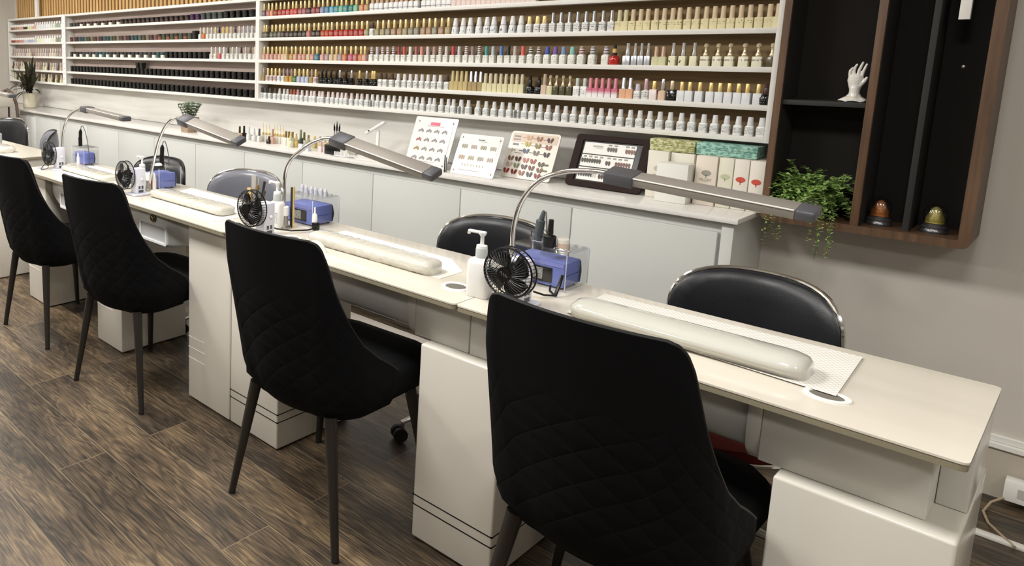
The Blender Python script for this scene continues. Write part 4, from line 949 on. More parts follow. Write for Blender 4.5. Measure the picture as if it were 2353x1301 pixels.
# ------------------------------------------------------------------ loose things on the worktop
def wb(sty, u, y, bmx, cmx, label, sx=1., sz=1., name='polish_bottle'):
    return bottle(sty, (xu(u, y, CZ+.05), y, CZ+.0005), bmx, cmx, label, sx=sx, sz=sz, name=name, group='bottles on the worktop')
BR = cm('#3c3424', .3); AM = cm('#c8a888', .2); CLR = cm('#d4d4d0', .15)
wb('gel', 551, 3.13, AM, BR, 'peach bottle with dark brown cap, leftmost of the worktop bottles')
wb('gel', 561, 3.17, cm('#141414'), cm('#141410'), 'all black bottle near left end of the worktop bottles')
wb('gel', 572, 3.15, CLR, cm('#c8ccd4', .15), 'clear bottle with silvery white cap right of the black one')
wb('round', 584, 3.12, CLR, cm('#c4c8cc', .2), 'round clear bottle with pale cap on worktop', sx=.85)
wb('gel', 596, 3.13, CLR, cm('#4c5048', .3), 'white bottle with dark grey cap on worktop')
NIB = cm('#dad4c8', .2)
def needle(u, y, i, h=.12, bc=NIB):
    x_ = xu(u, y, CZ+.05); t = thing('dropper_bottle', 'little white bottle with long gold needle cap, %s such from left on worktop' % ordn(i), 'bottle', (x_, y, CZ+.0005), group='needle capped bottles on the worktop')
    b_ = MB(); sq_loft(b_, [(.022, .022, 0, .003), (.024, .024, .002, .004), (.024, .024, .038, .004), (.014, .014, .044, .004)]); b_.build('bottle_body', bc, t)
    MB().lathe([(.008, .044), (.008, .058), (.0035, .064), (.0008, h), (0, h)], seg=10).build('needle_cap', M_GOLD, t)
for i, u in enumerate((605, 612, 619, 631, 637.5, 644, 651)): needle(u, 3.17, i+1)
wb('gel', 626.5, 3.13, cm('#cfa898', .25), cm('#b08c7c', .3), 'dusty pink bottle with rose cap in front of needle caps', sz=1.1)
wb('boxshort', 618.5, 3.115, cm('#141414'), cm('#181818'), 'short black bottle in front of the needle caps', sz=.62)
for i, u in enumerate((657, 664, 672)): wb('boxshort', u, 3.15+.005*i, NIB, cm('#8a7434', .35, .4), 'white bottle with tall olive gold cap, %s of three together' % ordn(i+1), sz=1.15)
wb('round', 668, 3.10, cm('#d8d4b8', .2), cm('#cfc49c', .3), 'pale cream round bottle standing forward of the gold caps')
wb('round', 681, 3.13, cm('#c8b070', .15), M_GOLD, 'amber round bottle with gold cap on worktop', sx=.8)
wb('gel', 691, 3.16, cm('#6c7860', .3), cm('#7c8468', .35), 'sage green bottle on worktop', sz=1.25)
wb('gel', 699, 3.16, CLR, cm('#6c6444', .4, .3), 'clear bottle with olive cap right of the sage one', sz=1.1)
wb('white', 693, 3.045, cm('#e0e2e2', .25), cm('#3c4238', .3), 'white bottle with dark cap nearest the front, left', sx=1.1)
wb('white', 708, 3.06, cm('#d8dce0', .25), cm('#a8a880', .3), 'white bottle with olive cap nearest the front, right', sx=1.05)
for i, u in enumerate((709, 723, 736, 747, 757)): wb('boxshort', u, 3.18, cm('#b8a878', .25), M_GOLD if i % 2 else cm('#8a7434', .35, .4), 'gold and cream bottle, %s along the back right group' % ordn(i+1), sx=.85)
for i, u in enumerate((738, 750, 760)): wb('boxshort', u, 3.09, cm('#dcc4c4', .3), cm('#c8a8ac', .3), 'small pink bottle near the brush cup, %s from left' % ordn(i+1), sx=.9, sz=.8)
t = thing('brush_cup', 'clear cup on the worktop holding three black brushes', 'cup', (xu(772, 3.12, .87), 3.12, CZ+.0005))
MB().lathe([(0, 0), (.022, 0), (.024, .07), (.0225, .07), (.0205, .003), (0, .003)], seg=20).build('cup', M_GLASS, t)
for i, (dx_, h_) in enumerate(((-.012, .17), (0, .185), (.012, .172))):
    b_ = thing('nail_brush', 'slim black brush in the worktop cup, %s of three' % ordn(i+1), 'brush', (t.location.x+dx_*.8, 3.12+.003*i, CZ+.004), group='brushes in the worktop cup')
    MB().tube([(0, 0, 0), (dx_*.4, 0, .10)], [.003, .004], 8).build('handle', M_BLACKP, b_)
    MB().tube([(dx_*.4, 0, .10), (dx_*.5, 0, .125)], [.004, .0045], 8).build('ferrule', M_SILVER, b_)
    MB().tube([(dx_*.5, 0, .125), (dx_*.6, 0, .145), (dx_*.8, 0, h_)], [.0045, .0055, .0006], 8).build('bristles', M_BLACKP, b_)
t = thing('uv_lamp_stand', 'white folding lamp stand with slanted arm on the worktop', 'lamp', (xu(865, 3.15, .9), 3.16, CZ+.0005))
MB().box(-.03, .03, -.03, .03, 0, .008, .003).build('base', M_WPLAST, t)
MB().box(-.009, .009, -.007, .007, .008, .155, .003).build('post', M_WPLAST, t)
MB().box(-.075, .075, -.014, .014, -.008, .008, .006, mtx=Matrix.Translation((-.01, -.012, .168)) @ Matrix.Rotation(-.52, 4, 'Y')).build('arm', M_WPLAST, t)
MB().ball((-.045, -.028, .150), .006, 10, sc=(1, .4, .7)).build('button', M_BLACKP, t)
t = thing('comb_display', 'black box with a white toothed tip rack lying in front of it', 'tip rack', (xu(757, 3.03, .87), 3.04, CZ+.0005))
MB().box(-.06, .03, .01, .05, 0, .055, .003).build('black_box', M_BLACKP, t)
cb = MB(); cb.box(.03, .15, -.01, .02, 0, .004, .001)
for i in range(12): cb.box(.034+i*.0095, .038+i*.0095, -.008, -.004, .004, .026)
cb.build('tip_comb', M_WPLAST, t)
MB().tube([(.02, -.02, .002), (.08, -.024, .002), (.14, -.014, .002), (.18, .0, .002)], .0012, 6).build('wire', M_GREYP, t)
t = thing('pen_case', 'small open case with red and white tips behind the lamp head', 'case', (xu(808, 3.16, .88), 3.17, CZ+.0005))
MB().box(-.03, .03, -.012, .012, 0, .05, .002).build('case', cm('#b5b1aa', .3), t)
for i in range(4): MB().tube([(-.018+i*.012, 0, .05), (-.016+i*.012, 0, .066)], [.003, .0022], 8).build('pen', cm(['#8c3c34', '#d8d4cc', '#7c4c44', '#b8a8a0'][i]), t)

# ------------------------------------------------------------------ manicure desks
DY0, DY1, DT = 1.632, 2.083, .76
PY = 1.671
def grommet(t, x, y, rx, ry=None, rz=0.):
    ry = ry or rx; m_ = MB(); n = 36
    def ring(r1, r2, z): return [m_.bm.verts.new(Vector((x+r1*math.cos(2*PI*k/n), y+r2*math.sin(2*PI*k/n), z))) for k in range(n)]
    R = [ring(rx, ry, DT+.0002), ring(rx*.97, ry*.97, DT+.003), ring(rx*.74, ry*.74, DT+.003), ring(rx*.70, ry*.70, DT+.0006)]
    for A, B in zip(R, R[1:]):
        for k in range(n): m_.bm.faces.new((A[k], A[(k+1) % n], B[(k+1) % n], B[k]))
    m_.bm.faces.new(R[0][::-1]); g = m_.build('grommet', M_WPLAST, t)
    q = MB(); q.bm.faces.new([q.bm.verts.new(Vector((x+rx*.71*math.cos(2*PI*k/n), y+ry*.71*math.sin(2*PI*k/n), DT+.0009))) for k in range(n)])
    q.build('hole', mat('grommet_hole', hexc('#6f6b62'), .6), g, smooth=None)
# desk B : near double desk with black pinstripes
BX0, BX1 = -2.017, -.092
t = thing('manicure_desk', 'near white double manicure desk with two black pinstripes round its pedestals', 'desk', (0, 0, 0))
def top(t, x0, x1, m_=M_TOP):
    mb = MB(); mb.prism([(p[0], p[1]) for p in rr(x0, x1, DY0, DY1, .012, 5)], 2, DT-.004, DT, 0); mb.build('glass_top', m_, t)
    mb = MB(); mb.prism([(p[0], p[1]) for p in rr(x0+.001, x1-.001, DY0+.001, DY1-.001, .012, 5)], 2, DT-.017, DT-.004); mb.build('tabletop', M_TOPEDGE, t)
top(t, BX0+.0, -1.0445); top(t, -1.0415, BX1)
PZ = .60
for x0, x1 in ((-2.016, -1.752), (-1.170, -.918), (-.348, -.092)):
    p = MB().box(x0, x1, PY, 2.05, .004, PZ, .006, seg=3).build('pedestal', M_DESK, t)
    for z in (.105, .135):
        m_ = MB(); e = .0007
        m_.box(x0-e, x1+e, PY-e, PY+.002, z, z+.0035); m_.box(x1-.002, x1+e, PY-e, 2.05, z, z+.0035); m_.box(x0-e, x0+.002, PY-e, 2.05, z, z+.0035)
        m_.build('pinstripe', M_BLACKP, p)
def sect(x0, x1, t):
    MB().box(x0, x1, 1.713, 2.04, PZ+.0005, DT-.0175, .003).build('upper_box', M_DESKW, t)
sect(-2.0, -1.800, t); sect(-1.222, -1.0455, t); sect(-1.0425, -.882, t); sect(-.385, -.137, t)
MB().box(-.1365, -.094, 1.80, 2.04, PZ+.0005, DT-.0175, .003).build('end_panel', M_DESKW, t)
def cheek(x, t, s):
    # rounded cheek between the drum and the pedestal
    pts = [(1.713, DT-.0175), (1.713, .655), (1.722, .615), (1.745, .590), (1.80, .580), (2.04, .580), (2.04, DT-.0175)]
    MB().prism(pts, 0, x, x+s, bev=.004).build('cheek', M_DESKW, t)
cheek(-1.838, t, .038); cheek(-1.222, t, -.030); cheek(-.882, t, .030); cheek(-.385, t, -.026)
def drum(x0, x1, t):
    pts = [(1.735+.0, DT-.0175)]+[(1.735+.07*(1-math.cos(a)), .70-.115*math.sin(a)) for a in np.linspace(0, PI/2, 12)]+[(2.03, .585), (2.03, DT-.0175)]
    MB().prism(pts, 0, x0, x1).build('dust_drum', M_DESKW, t)
drum(-1.800, -1.252, t); drum(-.852, -.411, t)
# small half-round finger lip under the top of the far bay
m_ = MB(); m_.lathe([(0, 0), (.05, 0), (.05, .004), (.046, .006), (0, .006)], (-1.64, 1.732, DT-.0178), 28, ax=Matrix.Rotation(PI/2, 4, 'X')); m_.build('finger_lip', M_DESKW, t)
for x_, y_, rx_, ry_ in ((-1.800, 1.769, .037, None), (-1.126, 1.762, .040, None), (-.298, 1.752, .038, .030)): grommet(t, x_, y_, rx_, ry_)
grommet(t, -1.085, 1.985, .03) 
# desk A : far double desk with engraved lines and oval badges
t2 = thing('manicure_desk', 'middle white double manicure desk with engraved lines and oval badged drawers', 'desk', (0, 0, 0))
AX0, AX1 = -3.87, -2.019
top(t2, AX0, -2.945); top(t2, -2.942, AX1)
for i, (x0, x1) in enumerate(((-3.865, -3.615), (-3.056, -2.822), (-2.287, -2.020))):
    p = MB().box(x0, x1, PY-.002 if i == 2 else PY, 2.045, .004, DT-.0175, .006, seg=3).build('pedestal', M_DESK, t2)
    for z in ((.175, .22, .265) if i == 2 else (.19, .235)):
        y_ = PY-.002 if i == 2 else PY
        MB().box(x0+.002, x0+(.11 if i == 2 else .15), y_-.0008, y_+.002, z, z+.0022).build('engraved_line', cm('#f0eee6', .3), p)
def bow(x0, x1, t, bulge=.035):
    n = 16; m_ = MB(); V = []
    for i in range(n+1):
        f = i/n; x_ = x0+(x1-x0)*f; s_ = 1-(2*f-1)**2; y_ = 1.712-bulge*s_; zb = .645-.055*s_
        V.append([m_.bm.verts.new(Vector((x_, yy, zz))) for yy, zz in ((y_+.004, DT-.0178), (y_, DT-.032), (y_, zb+.012), (y_+.008, zb), (1.98, zb+.02), (1.98, DT-.0178))])
    for A, B in zip(V, V[1:]):
        for k in range(6): m_.bm.faces.new((A[k], B[k], B[(k+1) % 6], A[(k+1) % 6]))
    m_.bm.faces.new(V[0]); m_.bm.faces.new(V[-1][::-1]); bmesh.ops.recalc_face_normals(m_.bm, faces=m_.bm.faces)
    d = m_.build('drawer', M_DESKW, t)
    cx = (x0+x1)/2; y_ = 1.712-bulge
    f_ = MB(); frame_ring(f_, rr(cx-.105, cx+.105, .603, .690, .012), rr(cx-.095, cx+.095, .613, .680, .008), 1, y_-.0055, y_+.010); f_.build('recess_frame', M_WPLAST, d)
    MB().box(cx-.095, cx+.095, y_-.001, y_+.004, .613, .680).build('recess_panel', cm('#c4c6c4', .3), d)
    b_ = MB(); b_.lathe([(0, 0), (.024, 0), (.024, .003), (.019, .004), (0, .004)], (cx, y_-.0005, .708), 28, ax=Matrix.Rotation(PI/2, 4, 'X') @ Matrix.Diagonal((1, .72, 1, 1)))
    b_.build('badge', mat('dark_bronze_badge', hexc('#3a3222'), .3, .5), d)
    f_ = MB(); f_.tube([(cx+.0215*math.cos(a), y_-.0042, .708+.0155*math.sin(a)) for a in np.linspace(0, 2*PI, 32, endpoint=False)], .001, 6, closed=True)
    f_.build('badge_ring', M_GOLD, d); f_ = MB(); f_.tube([(cx-.010, y_-.0048, .714), (cx, y_-.005, .708), (cx+.010, y_-.0048, .714)], .0012, 6).tube([(cx, y_-.005, .708), (cx, y_-.005, .699)], .0012, 6); f_.build('badge_emblem', M_GOLD, d)
bow(-3.612, -3.059, t2); bow(-2.819, -2.290, t2)
grommet(t2, -3.80, 1.735, .035)
# desk C, only its near end is in view
t3 = thing('manicure_desk', 'far left white manicure desk, only its near end in view', 'desk', (0, 0, 0))
top(t3, -6.15, -4.262)
for x0, x1 in ((-6.14, -5.9), (-5.3, -5.05), (-4.55, -4.282)): MB().box(x0, x1, PY-.015, 2.05, .004, DT-.0175, .006, seg=3).build('pedestal', M_DESK, t3)
bow(-5.895, -5.305, t3); bow(-5.045, -4.555, t3)

# ------------------------------------------------------------------ customer chairs
def interp(tab, s):
    for (a, va), (b_, vb) in zip(tab, tab[1:]):
        if s <= b_: f = (s-a)/(b_-a); return va+(vb-va)*f
    return tab[-1][1]
HT = [(0, .925), (.11, .925), (.15, .920), (.18, .905), (.205, .872), (.225, .82), (.25, .75), (.28, .68), (.315, .615), (.35, .568), (.39, .535), (.42, .508)]
def plan(s, hw=.235, rc=.135, yb=-.235):
    "distance s along the U-shaped wall from the middle of the back -> (x, y)"
    sg = 1 if s >= 0 else -1; s = abs(s); st = hw-rc
    if s < .10: return sg*s*st/.10, yb+.018*(s/.10)**2
    if s < .312:
        a = (s-.10)/.212*PI/2; return sg*(st+rc*math.sin(a)), yb+.018+rc*(1-math.cos(a))
    return sg*(hw+.012*(s-.312)/.2), yb+.018+rc+(s-.312)*(.288-rc)/.15
def shell_pt(s, z, off=0.):
    x, y = plan(s, .238-off, (.135 if z < .5 else .135-.075*min(1, (z-.5)/.3))-off*.5, -.240+off)
    if z > .47:
        f = (z-.47)/.45; y -= .068*f*max(0, 1-(y+.235)/.30) ; x *= 1-.13*f
    if z < .50:
        g = (.50-z)/.115; g = g*g; x *= 1-.15*g; y = y*(1-.15*g)+.01*g
    return Vector((x, y, z))
SMAX = .418; NS, NV = 64, 22
chair = thing('dining_chair', 'x', 'chair', (0, 0, 0))
def shell_mesh():
    mb = MB(); bm = mb.bm; uvl = bm.loops.layers.uv.new('UVMap')
    def grid(off, flip):
        G = []
        for i in range(NS+1):
            s = -SMAX+2*SMAX*i/NS; H = interp(HT, abs(s))-off*.25; row = []
            zb = .384+.010*min(1, (abs(s)/SMAX))**2
            for j in range(NV+1):
                f = j/NV; z = zb+(H-zb)*f; v = bm.verts.new(shell_pt(s, z, off)); row.append((v, (s+1, z)))
            G.append(row)
        for A, B in zip(G, G[1:]):
            for j in range(NV):
                q = [A[j], B[j], B[j+1], A[j+1]]
                if flip: q = q[::-1]
                f = bm.faces.new([p[0] for p in q])
                for lp, p in zip(f.loops, q): lp[uvl].uv = p[1]
        return G
    O = grid(0, False); I = grid(.028, True)
    def strip(P, Q):
        for k in range(len(P)-1):
            f = bm.faces.new((P[k][0], P[k+1][0], Q[k+1][0], Q[k][0]))
            for lp, p in zip(f.loops, (P[k], P[k+1], Q[k+1], Q[k])): lp[uvl].uv = p[1]
    strip([r[-1] for r in O], [r[-1] for r in I]); strip([r[0] for r in I], [r[0] for r in O])
    strip(I[0], O[0]); strip(O[-1], I[-1])
    bmesh.ops.recalc_face_normals(bm, faces=bm.faces)
    return mb
shell_mesh().build('backrest', M_QUILT, chair, smooth=60)
pp = [shell_pt(s, interp(HT, abs(s))+.001, .004) for s in np.linspace(-SMAX, SMAX, 90)]
MB().tube(pp, .0042, 8).build('piping', M_PIPING, chair)
b = MB(); sq_loft(b, [(.34, .36, .390, .09), (.44, .48, .398, .11), (.475, .52, .425, .11), (.475, .525, .470, .11), (.45, .50, .486, .10), (.36, .41, .494, .09)])
for v in b.bm.verts: v.co.y += .055; v.co.x *= .93
b.build('seat', M_VELVET, chair, smooth=50)
MB().box(-.14, .14, -.11, .18, .372, .3895, .004).build('underframe', M_BLACKP, chair)
for sx_, y0, y1, x0, x1 in ((-1, -.165, -.205, .15, .215), (1, -.165, -.205, .15, .215), (-1, .19, .245, .17, .235), (1, .19, .245, .17, .235)):
    lg = MB().tube([(sx_*x0, y0, .395), (sx_*x1, y1, .004)], [.019, .011], 16).build('leg', M_LEG, chair)
    MB().tube([(sx_*(x1-.0003), y1, .008), (sx_*x1, y1, 0)], [.0118, .0118], 12).build('foot_cap', M_RUBBER, lg)
CH = [(-.600, 'black quilted bucket chair nearest the camera, at the near end of the desks'), (-1.457, 'black quilted bucket chair at the left bay of the near desk'),
      (-2.522, 'black quilted bucket chair at the right bay of the middle desk'), (-3.321, 'black quilted bucket chair farthest left, cut by the left edge')]
for i, (cx, lb) in enumerate(CH):
    c = chair if i == 0 else copy_tree(chair)
    c.location = (cx, 1.625 if i == 0 else 1.604, 0); c.rotation_euler.z = (0, .05, .15, .08)[i]; c['label'] = lb; c['group'] = 'quilted bucket chairs along the desks'; c['category'] = 'chair'
chair.name = 'bucket_chair'
for o in list(bpy.data.objects):
    if o.name.startswith('dining_chair'): o.name = 'bucket_chair'

# ------------------------------------------------------------------ technicians' swivel chairs
def swivel(label, cx, cy, rz, w=.44, zt=.83, zb=.50, seatm=M_LEATHER, rimm=M_CHROME, backm=M_LEATHER, sy=0., sr=1., szo=0.):
    t = thing('swivel_chair', label, 'chair', (cx, cy, 0), rz, 'black swivel chairs behind the desks')
    # back pad behind the sitter (sitter faces -Y)
    bk = MB(); n = 28; h_ = (zt-zb)/2; zc_ = (zt+zb)/2; W2 = w/2
    def P(u, v, dy): return Vector((W2*u, .20-.10*u*u+dy, zc_+h_*v))
    rows = []
    for r_, dy in ((0, -.028), (.5, -.027), (.8, -.022), (.95, -.010), (1, .004), (.95, .018), (.8, .026), (.5, .030), (0, .032)):
        ring = []
        for k in range(n):
            a = 2*PI*k/n; ca, sa = math.cos(a), math.sin(a); q = (abs(ca)**3.2+abs(sa)**3.2)**(-1/3.2)
            ring.append(bk.bm.verts.new(P(r_*ca*q, r_*sa*q, dy)) if r_ else None)
        if not r_: ring = [bk.bm.verts.new(P(0, 0, dy))]
        rows.append(ring)
    for A, B in zip(rows, rows[1:]):
        for k in range(n):
            k2 = (k+1) % n
            if len(A) == 1: bk.bm.faces.new((A[0], B[k], B[k2]))
            elif len(B) == 1: bk.bm.faces.new((A[k2], A[k], B[0]))
            else: bk.bm.faces.new((A[k2], A[k], B[k], B[k2]))
    bmesh.ops.recalc_face_normals(bk.bm, faces=bk.bm.faces)
    bk.build('backrest', backm, t, smooth=70)
    m_ = MB(); pts = []
    for k in range(60):
        a = 2*PI*k/60; ca, sa = math.cos(a), math.sin(a); q = (abs(ca)**3.2+abs(sa)**3.2)**(-1/3.2); pts.append(P(1.012*ca*q, 1.012*sa*q, .014))
    m_.tube(pts, .0065, 8, closed=True); m_.build('chrome_rim', rimm, t)
    s_ = MB(); s_.lathe([(q_*sr, z_+szo) for q_, z_ in ((0, .455), (.15, .455), (.195, .465), (.205, .485), (.195, .505), (.14, .515), (0, .517))], (0, sy, 0), seg=36); s_.build('seat', seatm, t)
    m_ = MB(); m_.tube([(.207*sr*math.cos(a), sy+.207*sr*math.sin(a), .478+szo) for a in np.linspace(0, 2*PI, 48, endpoint=False)], .006, 8, closed=True); m_.build('seat_rim', rimm, t)
    MB().tube([(0, .10, .45), (0, .20, .45), (0, .232, .50), (0, .236, .62)], .012, 10).build('back_bracket', M_STEEL, t)
    MB().lathe([(.09, .45+szo), (.09, .443+szo), (.03, .43+szo), (.024, .42+szo), (.024, .30), (.034, .30), (.034, .12), (.045, .10), (0, .09)], seg=24).build('gas_column', M_BLACKP, t)
    for k in range(5):
        a = 2*PI*k/5+.3; c_, s2 = math.cos(a), math.sin(a)
        ar = MB().tube([(c_*.03, s2*.03, .115), (c_*.12, s2*.12, .105), (c_*.22, s2*.22, .085), (c_*.255, s2*.255, .070)], [.022, .018, .013, .011], 10, flat=.6).build('base_arm', M_STEEL, t)
        MB().tube([(c_*.25, s2*.25, .072), (c_*.25, s2*.25, .05)], .007, 8).build('caster_stem', M_STEEL, ar)
        w_ = MB(); nx, ny = -s2, c_
        for sd in (-1, 1): w_.tube([(c_*.262+nx*sd*.006, s2*.262+ny*sd*.006, .027), (c_*.262+nx*sd*.021, s2*.262+ny*sd*.021, .027)], .0265, 18)
        w_.tube([(c_*.262-nx*.007, s2*.262-ny*.007, .027), (c_*.262+nx*.007, s2*.262+ny*.007, .027)], .014, 10)
        w_.build('caster', M_RUBBER, ar)
    return t
SILV = mat('grey_leatherette', hexc('#6f7078'), .28)
RED = mat('deep_red_fabric', hexc('#7a1c14'), .7)
def sx(u, cy): return xu(u, cy+.17, .72)
swivel('black swivel chair with chrome rim and red seat at the right end of near desk', -.612, 2.30, -.10, .42, .792, .47, seatm=RED, sy=-.105, sr=1.15, szo=-.045)
swivel('black swivel chair behind the left bay of the near desk, half hidden by pump bottle', -1.385, 2.30, .05, .46, .805, .48)
swivel('grey swivel chair behind the upright brushes of the middle desk', sx(592, 2.30), 2.30, .30, .46, .80, .48, backm=SILV)
swivel('black swivel chair behind the blue drill box at middle desk', sx(382, 2.20), 2.20, .05, .50, .80, .50, rimm=M_BLACKP)
swivel('grey swivel chair behind the farthest fan', sx(112, 2.25), 2.25, -.35, .40, .82, .48, backm=SILV, rimm=M_BLACKP)
swivel('black swivel chair with bright rim behind the far left desk', sx(36, 2.45), 2.45, .45, .50, .815, .47)
tag(MB().box(-2.55, -1.62, 2.56, 2.965, 0, .004, .001).build('floor_mat', mat('pale_floor_mat', hexc('#c9c1b8'), .3)), 'pale mat on the floor between the near desk and the base cabinets', 'mat')

# ------------------------------------------------------------------ desk lamps
def lamp(pts, head, label, roll=0.):
    "pts: (x, z) of the gooseneck in the lamp's own upright plane; head: (x0, z0, x1, z1)"
    x0 = pts[0][0]; t = thing('desk_lamp', label, 'lamp', (x0, lamp.y, DT+.0003), 0, 'bar shaped desk lamps on the manicure desks')
    P = [Vector((a-x0, 0, z-DT)) for a, z in pts]
    sm_ = []
    for i in range(len(P)-1):
        p0 = P[max(i-1, 0)]; p1 = P[i]; p2 = P[i+1]; p3 = P[min(i+2, len(P)-1)]
        for f in np.linspace(0, 1, 8, endpoint=False):
            sm_.append(.5*((2*p1)+(-p0+p2)*f+(2*p0-5*p1+4*p2-p3)*f*f+(-p0+3*p1-3*p2+p3)*f**3))
    sm_.append(P[-1]); sm_[0] = P[0]
    MB().tube(sm_, .0068, 14).build('gooseneck', M_CHROME, t)
    MB().lathe([(0, 0), (.026, 0), (.026, .006), (.014, .010), (.012, .05), (0, .05)], seg=24).build('base', M_STEEL, t)
    cl = MB(); cl.lathe([(.0125, .048), (.0155, .050), (.0155, .082), (.012, .085), (0, .085)], seg=20); cl.build('collar', M_WPLAST, t)
    hx0, hz0, hx1, hz1 = head; a = math.atan2(hz1-hz0, hx1-hx0); L = math.hypot(hx1-hx0, hz1-hz0)
    T = Matrix.Translation((hx0-x0, 0, hz0-DT)) @ Matrix.Rotation(-a, 4, 'Y') @ Matrix.Rotation(roll, 4, 'X')
    MB().box(-.030, .040, -.030, .030, -.018, .013, .004, mtx=T).build('head_joint', M_GREYP, t)
    MB().box(.030, L-.035, -.026, .026, -.012, .010, .002, mtx=T).build('head_bar', M_ALU, t)
    MB().box(.040, L-.040, -.020, .020, -.0135, -.0118, .0005, mtx=T).build('diffuser', cm('#dcdad4', .4), t)
    MB().box(L-.036, L, -.027, .027, -.013, .011, .006, seg=3, mtx=T).build('end_cap', M_GREYP, t)
    MB().box(.040, L-.036, -.0275, -.0245, .0080, .0108, .0006, mtx=T).build('edge_trim', cm('#eceae4', .2), t)
    return t
lamp.y = 1.911
lamp([(-1.027, .76), (-1.045, .85), (-1.047, .93), (-1.028, 1.009), (-.982, 1.072), (-.913, 1.105), (-.84, 1.116), (-.79, 1.114)], (-.775, 1.113, -.378, 1.085), 'chrome gooseneck lamp with long bar head, nearest, by the white pump bottle', .22)
lamp.y = 1.858
lamp([(-1.930, .76), (-1.934, .884), (-1.932, .967), (-1.905, 1.022), (-1.855, 1.062), (-1.80, 1.096), (-1.749, 1.116), (-1.70, 1.124)], (-1.66, 1.122, -1.272, 1.052), 'chrome gooseneck lamp with bar head beside the upright brushes', .38)
lamp.y = 1.862
lamp([(-2.872, .76), (-2.855, .84), (-2.820, .93), (-2.79, 1.0), (-2.742, 1.07), (-2.69, 1.112), (-2.63, 1.125), (-2.60, 1.124)], (-2.575, 1.122, -2.190, 1.062), 'lamp with its bar head in front of the square taupe plant pot', .42)
lamp.y = 1.892
lamp([(-3.914, .76), (-3.907, .88), (-3.895, .95), (-3.854, 1.020), (-3.79, 1.068), (-3.70, 1.10), (-3.62, 1.112)], (-3.60, 1.108, -3.18, 1.084), 'farthest complete lamp, by the farthest fan')
for o in bpy.data.objects:
    if o.name.startswith('desk_lamp') and abs(o.location.x+3.914) < .01: o.location.x = -3.85; 
lamp.y = 1.90
lamp([(-5.30, .76), (-5.30, .93), (-5.27, 1.02), (-5.20, 1.09), (-5.10, 1.13), (-5.02, 1.145)], (-5.0, 1.145, -4.56, 1.128), 'lamp whose bar end pokes in at the left edge')

# ------------------------------------------------------------------ little desk fans
def fan(cx, cy, hx, hy, hz, label, logo=False):
    t = thing('desk_fan', label, 'fan', (cx, cy, DT+.0003), 0, 'small black desk fans on white stands')
    x_, y_, z_ = hx-cx, hy-cy, hz-DT; R = .065
    st = MB(); st.box(-.042, .042, -.045, .045, 0, .009, .003); st.build('stand_base', M_LILAC, t)
    hs = MB().box(-.024, .024, -.026, .026, .009, .125, .004).build('housing', M_LILAC, t)
    for a, b_ in ((-.008, .030), (.008, .030)): MB().box(.0235, .0245, a-.005, a+.005, b_, b_+.014).build('vent', M_GREYP, hs)
    MB().box(.0235, .0245, -.013, .013, .013, .025).build('socket', M_GREYP, hs)
    MB().ball((.027, .004, .075), .007, 10).build('knob', M_WPLAST, t)
    mo = MB(); mo.lathe([(0, 0), (.020, 0), (.024, .008), (.024, .028), (.018, .036), (0, .036)], (x_, y_+.044, z_), 20, ax=Matrix.Rotation(PI/2, 4, 'X')); mo.build('motor', M_BLACKP, t)
    bl = MB()
    for k in range(4):
        a0 = 2*PI*k/4+.35; pr = []
        for i in range(9):
            r_ = .016+.042*i/8; wd = .85+.35*math.sin(PI*i/8)
            row = []
            for j in range(5):
                a = a0+wd*(j/4-.5)*1.15+(.25*i/8); row.append(bl.bm.verts.new(Vector((x_+r_*math.cos(a), y_+.006+.014*(j/4-.5), z_+r_*math.sin(a)))))
            pr.append(row)
        for A, B in zip(pr, pr[1:]):
            for j in range(4): bl.bm.faces.new((A[j], A[j+1], B[j+1], B[j]))
    bo_ = bl.build('blades', M_BLACKP, t, smooth=80); so = bo_.modifiers.new('thick', 'SOLIDIFY'); so.thickness = .0012
    hb = MB(); hb.lathe([(0, 0), (.015, 0), (.017, .004), (.017, .014), (0, .014)], (x_, y_+.012, z_), 20, ax=Matrix.Rotation(PI/2, 4, 'X')); hb.build('hub', M_BLACKP, t)
    cg = MB()
    for rr_, yy, th in ((R, 0, .0028), (R, .024, .0022), (.055, -.010, .0007), (.040, -.014, .0007), (.026, -.016, .0008)):
        cg.tube([(x_+rr_*math.cos(a), y_+yy, z_+rr_*math.sin(a)) for a in np.linspace(0, 2*PI, 44, endpoint=False)], th, 5, closed=True)
    n = 44
    for k in range(n):
        a = 2*PI*k/n
        cg.tube([(x_+r_*math.cos(a+tw), y_+yy, z_+r_*math.sin(a+tw)) for r_, yy, tw in ((.019, -.0165, 0), (.035, -.0155, .06), (.052, -.0115, .13), (.064, -.004, .18), (R, .002, .2), (R, .024, .2))], .0009, 4, caps=False)
    cg.build('cage', M_BLACKP, t, smooth=60)
    ce = MB(); ce.lathe([(0, 0), (.018, 0), (.019, .002), (.019, .004), (0, .004)], (x_, y_-.015, z_), 24, ax=Matrix.Rotation(PI/2, 4, 'X')); cp = ce.build('center_cap', M_BLACKP, t)
    if logo:
        lg = MB(); lg.tube([(x_-.010, y_-.0195, z_+.003), (x_-.006, y_-.0195, z_+.007), (x_-.004, y_-.0195, z_-.003), (x_, y_-.0195, z_+.004), (x_+.002, y_-.0195, z_-.005), (x_+.006, y_-.0195, z_+.002), (x_+.008, y_-.0195, z_-.006), (x_+.011, y_-.0195, z_-.003)], .0009, 5); lg.build('emblem', cm('#8a8a8a', .4), cp)
    MB().tube([(.0, -.02, .10), (x_*.6, y_+.03, .10), (x_, y_+.035, z_-.02)], .006, 8).build('neck', M_BLACKP, t)
    return t
fan(-.942, 1.765, -.940, 1.700, .858, 'small black fan with squiggle emblem, nearest, by the white pump bottle', True)
fan(-1.882, 1.715, -1.900, 1.655, .866, 'small black fan in front of the upright brushes')
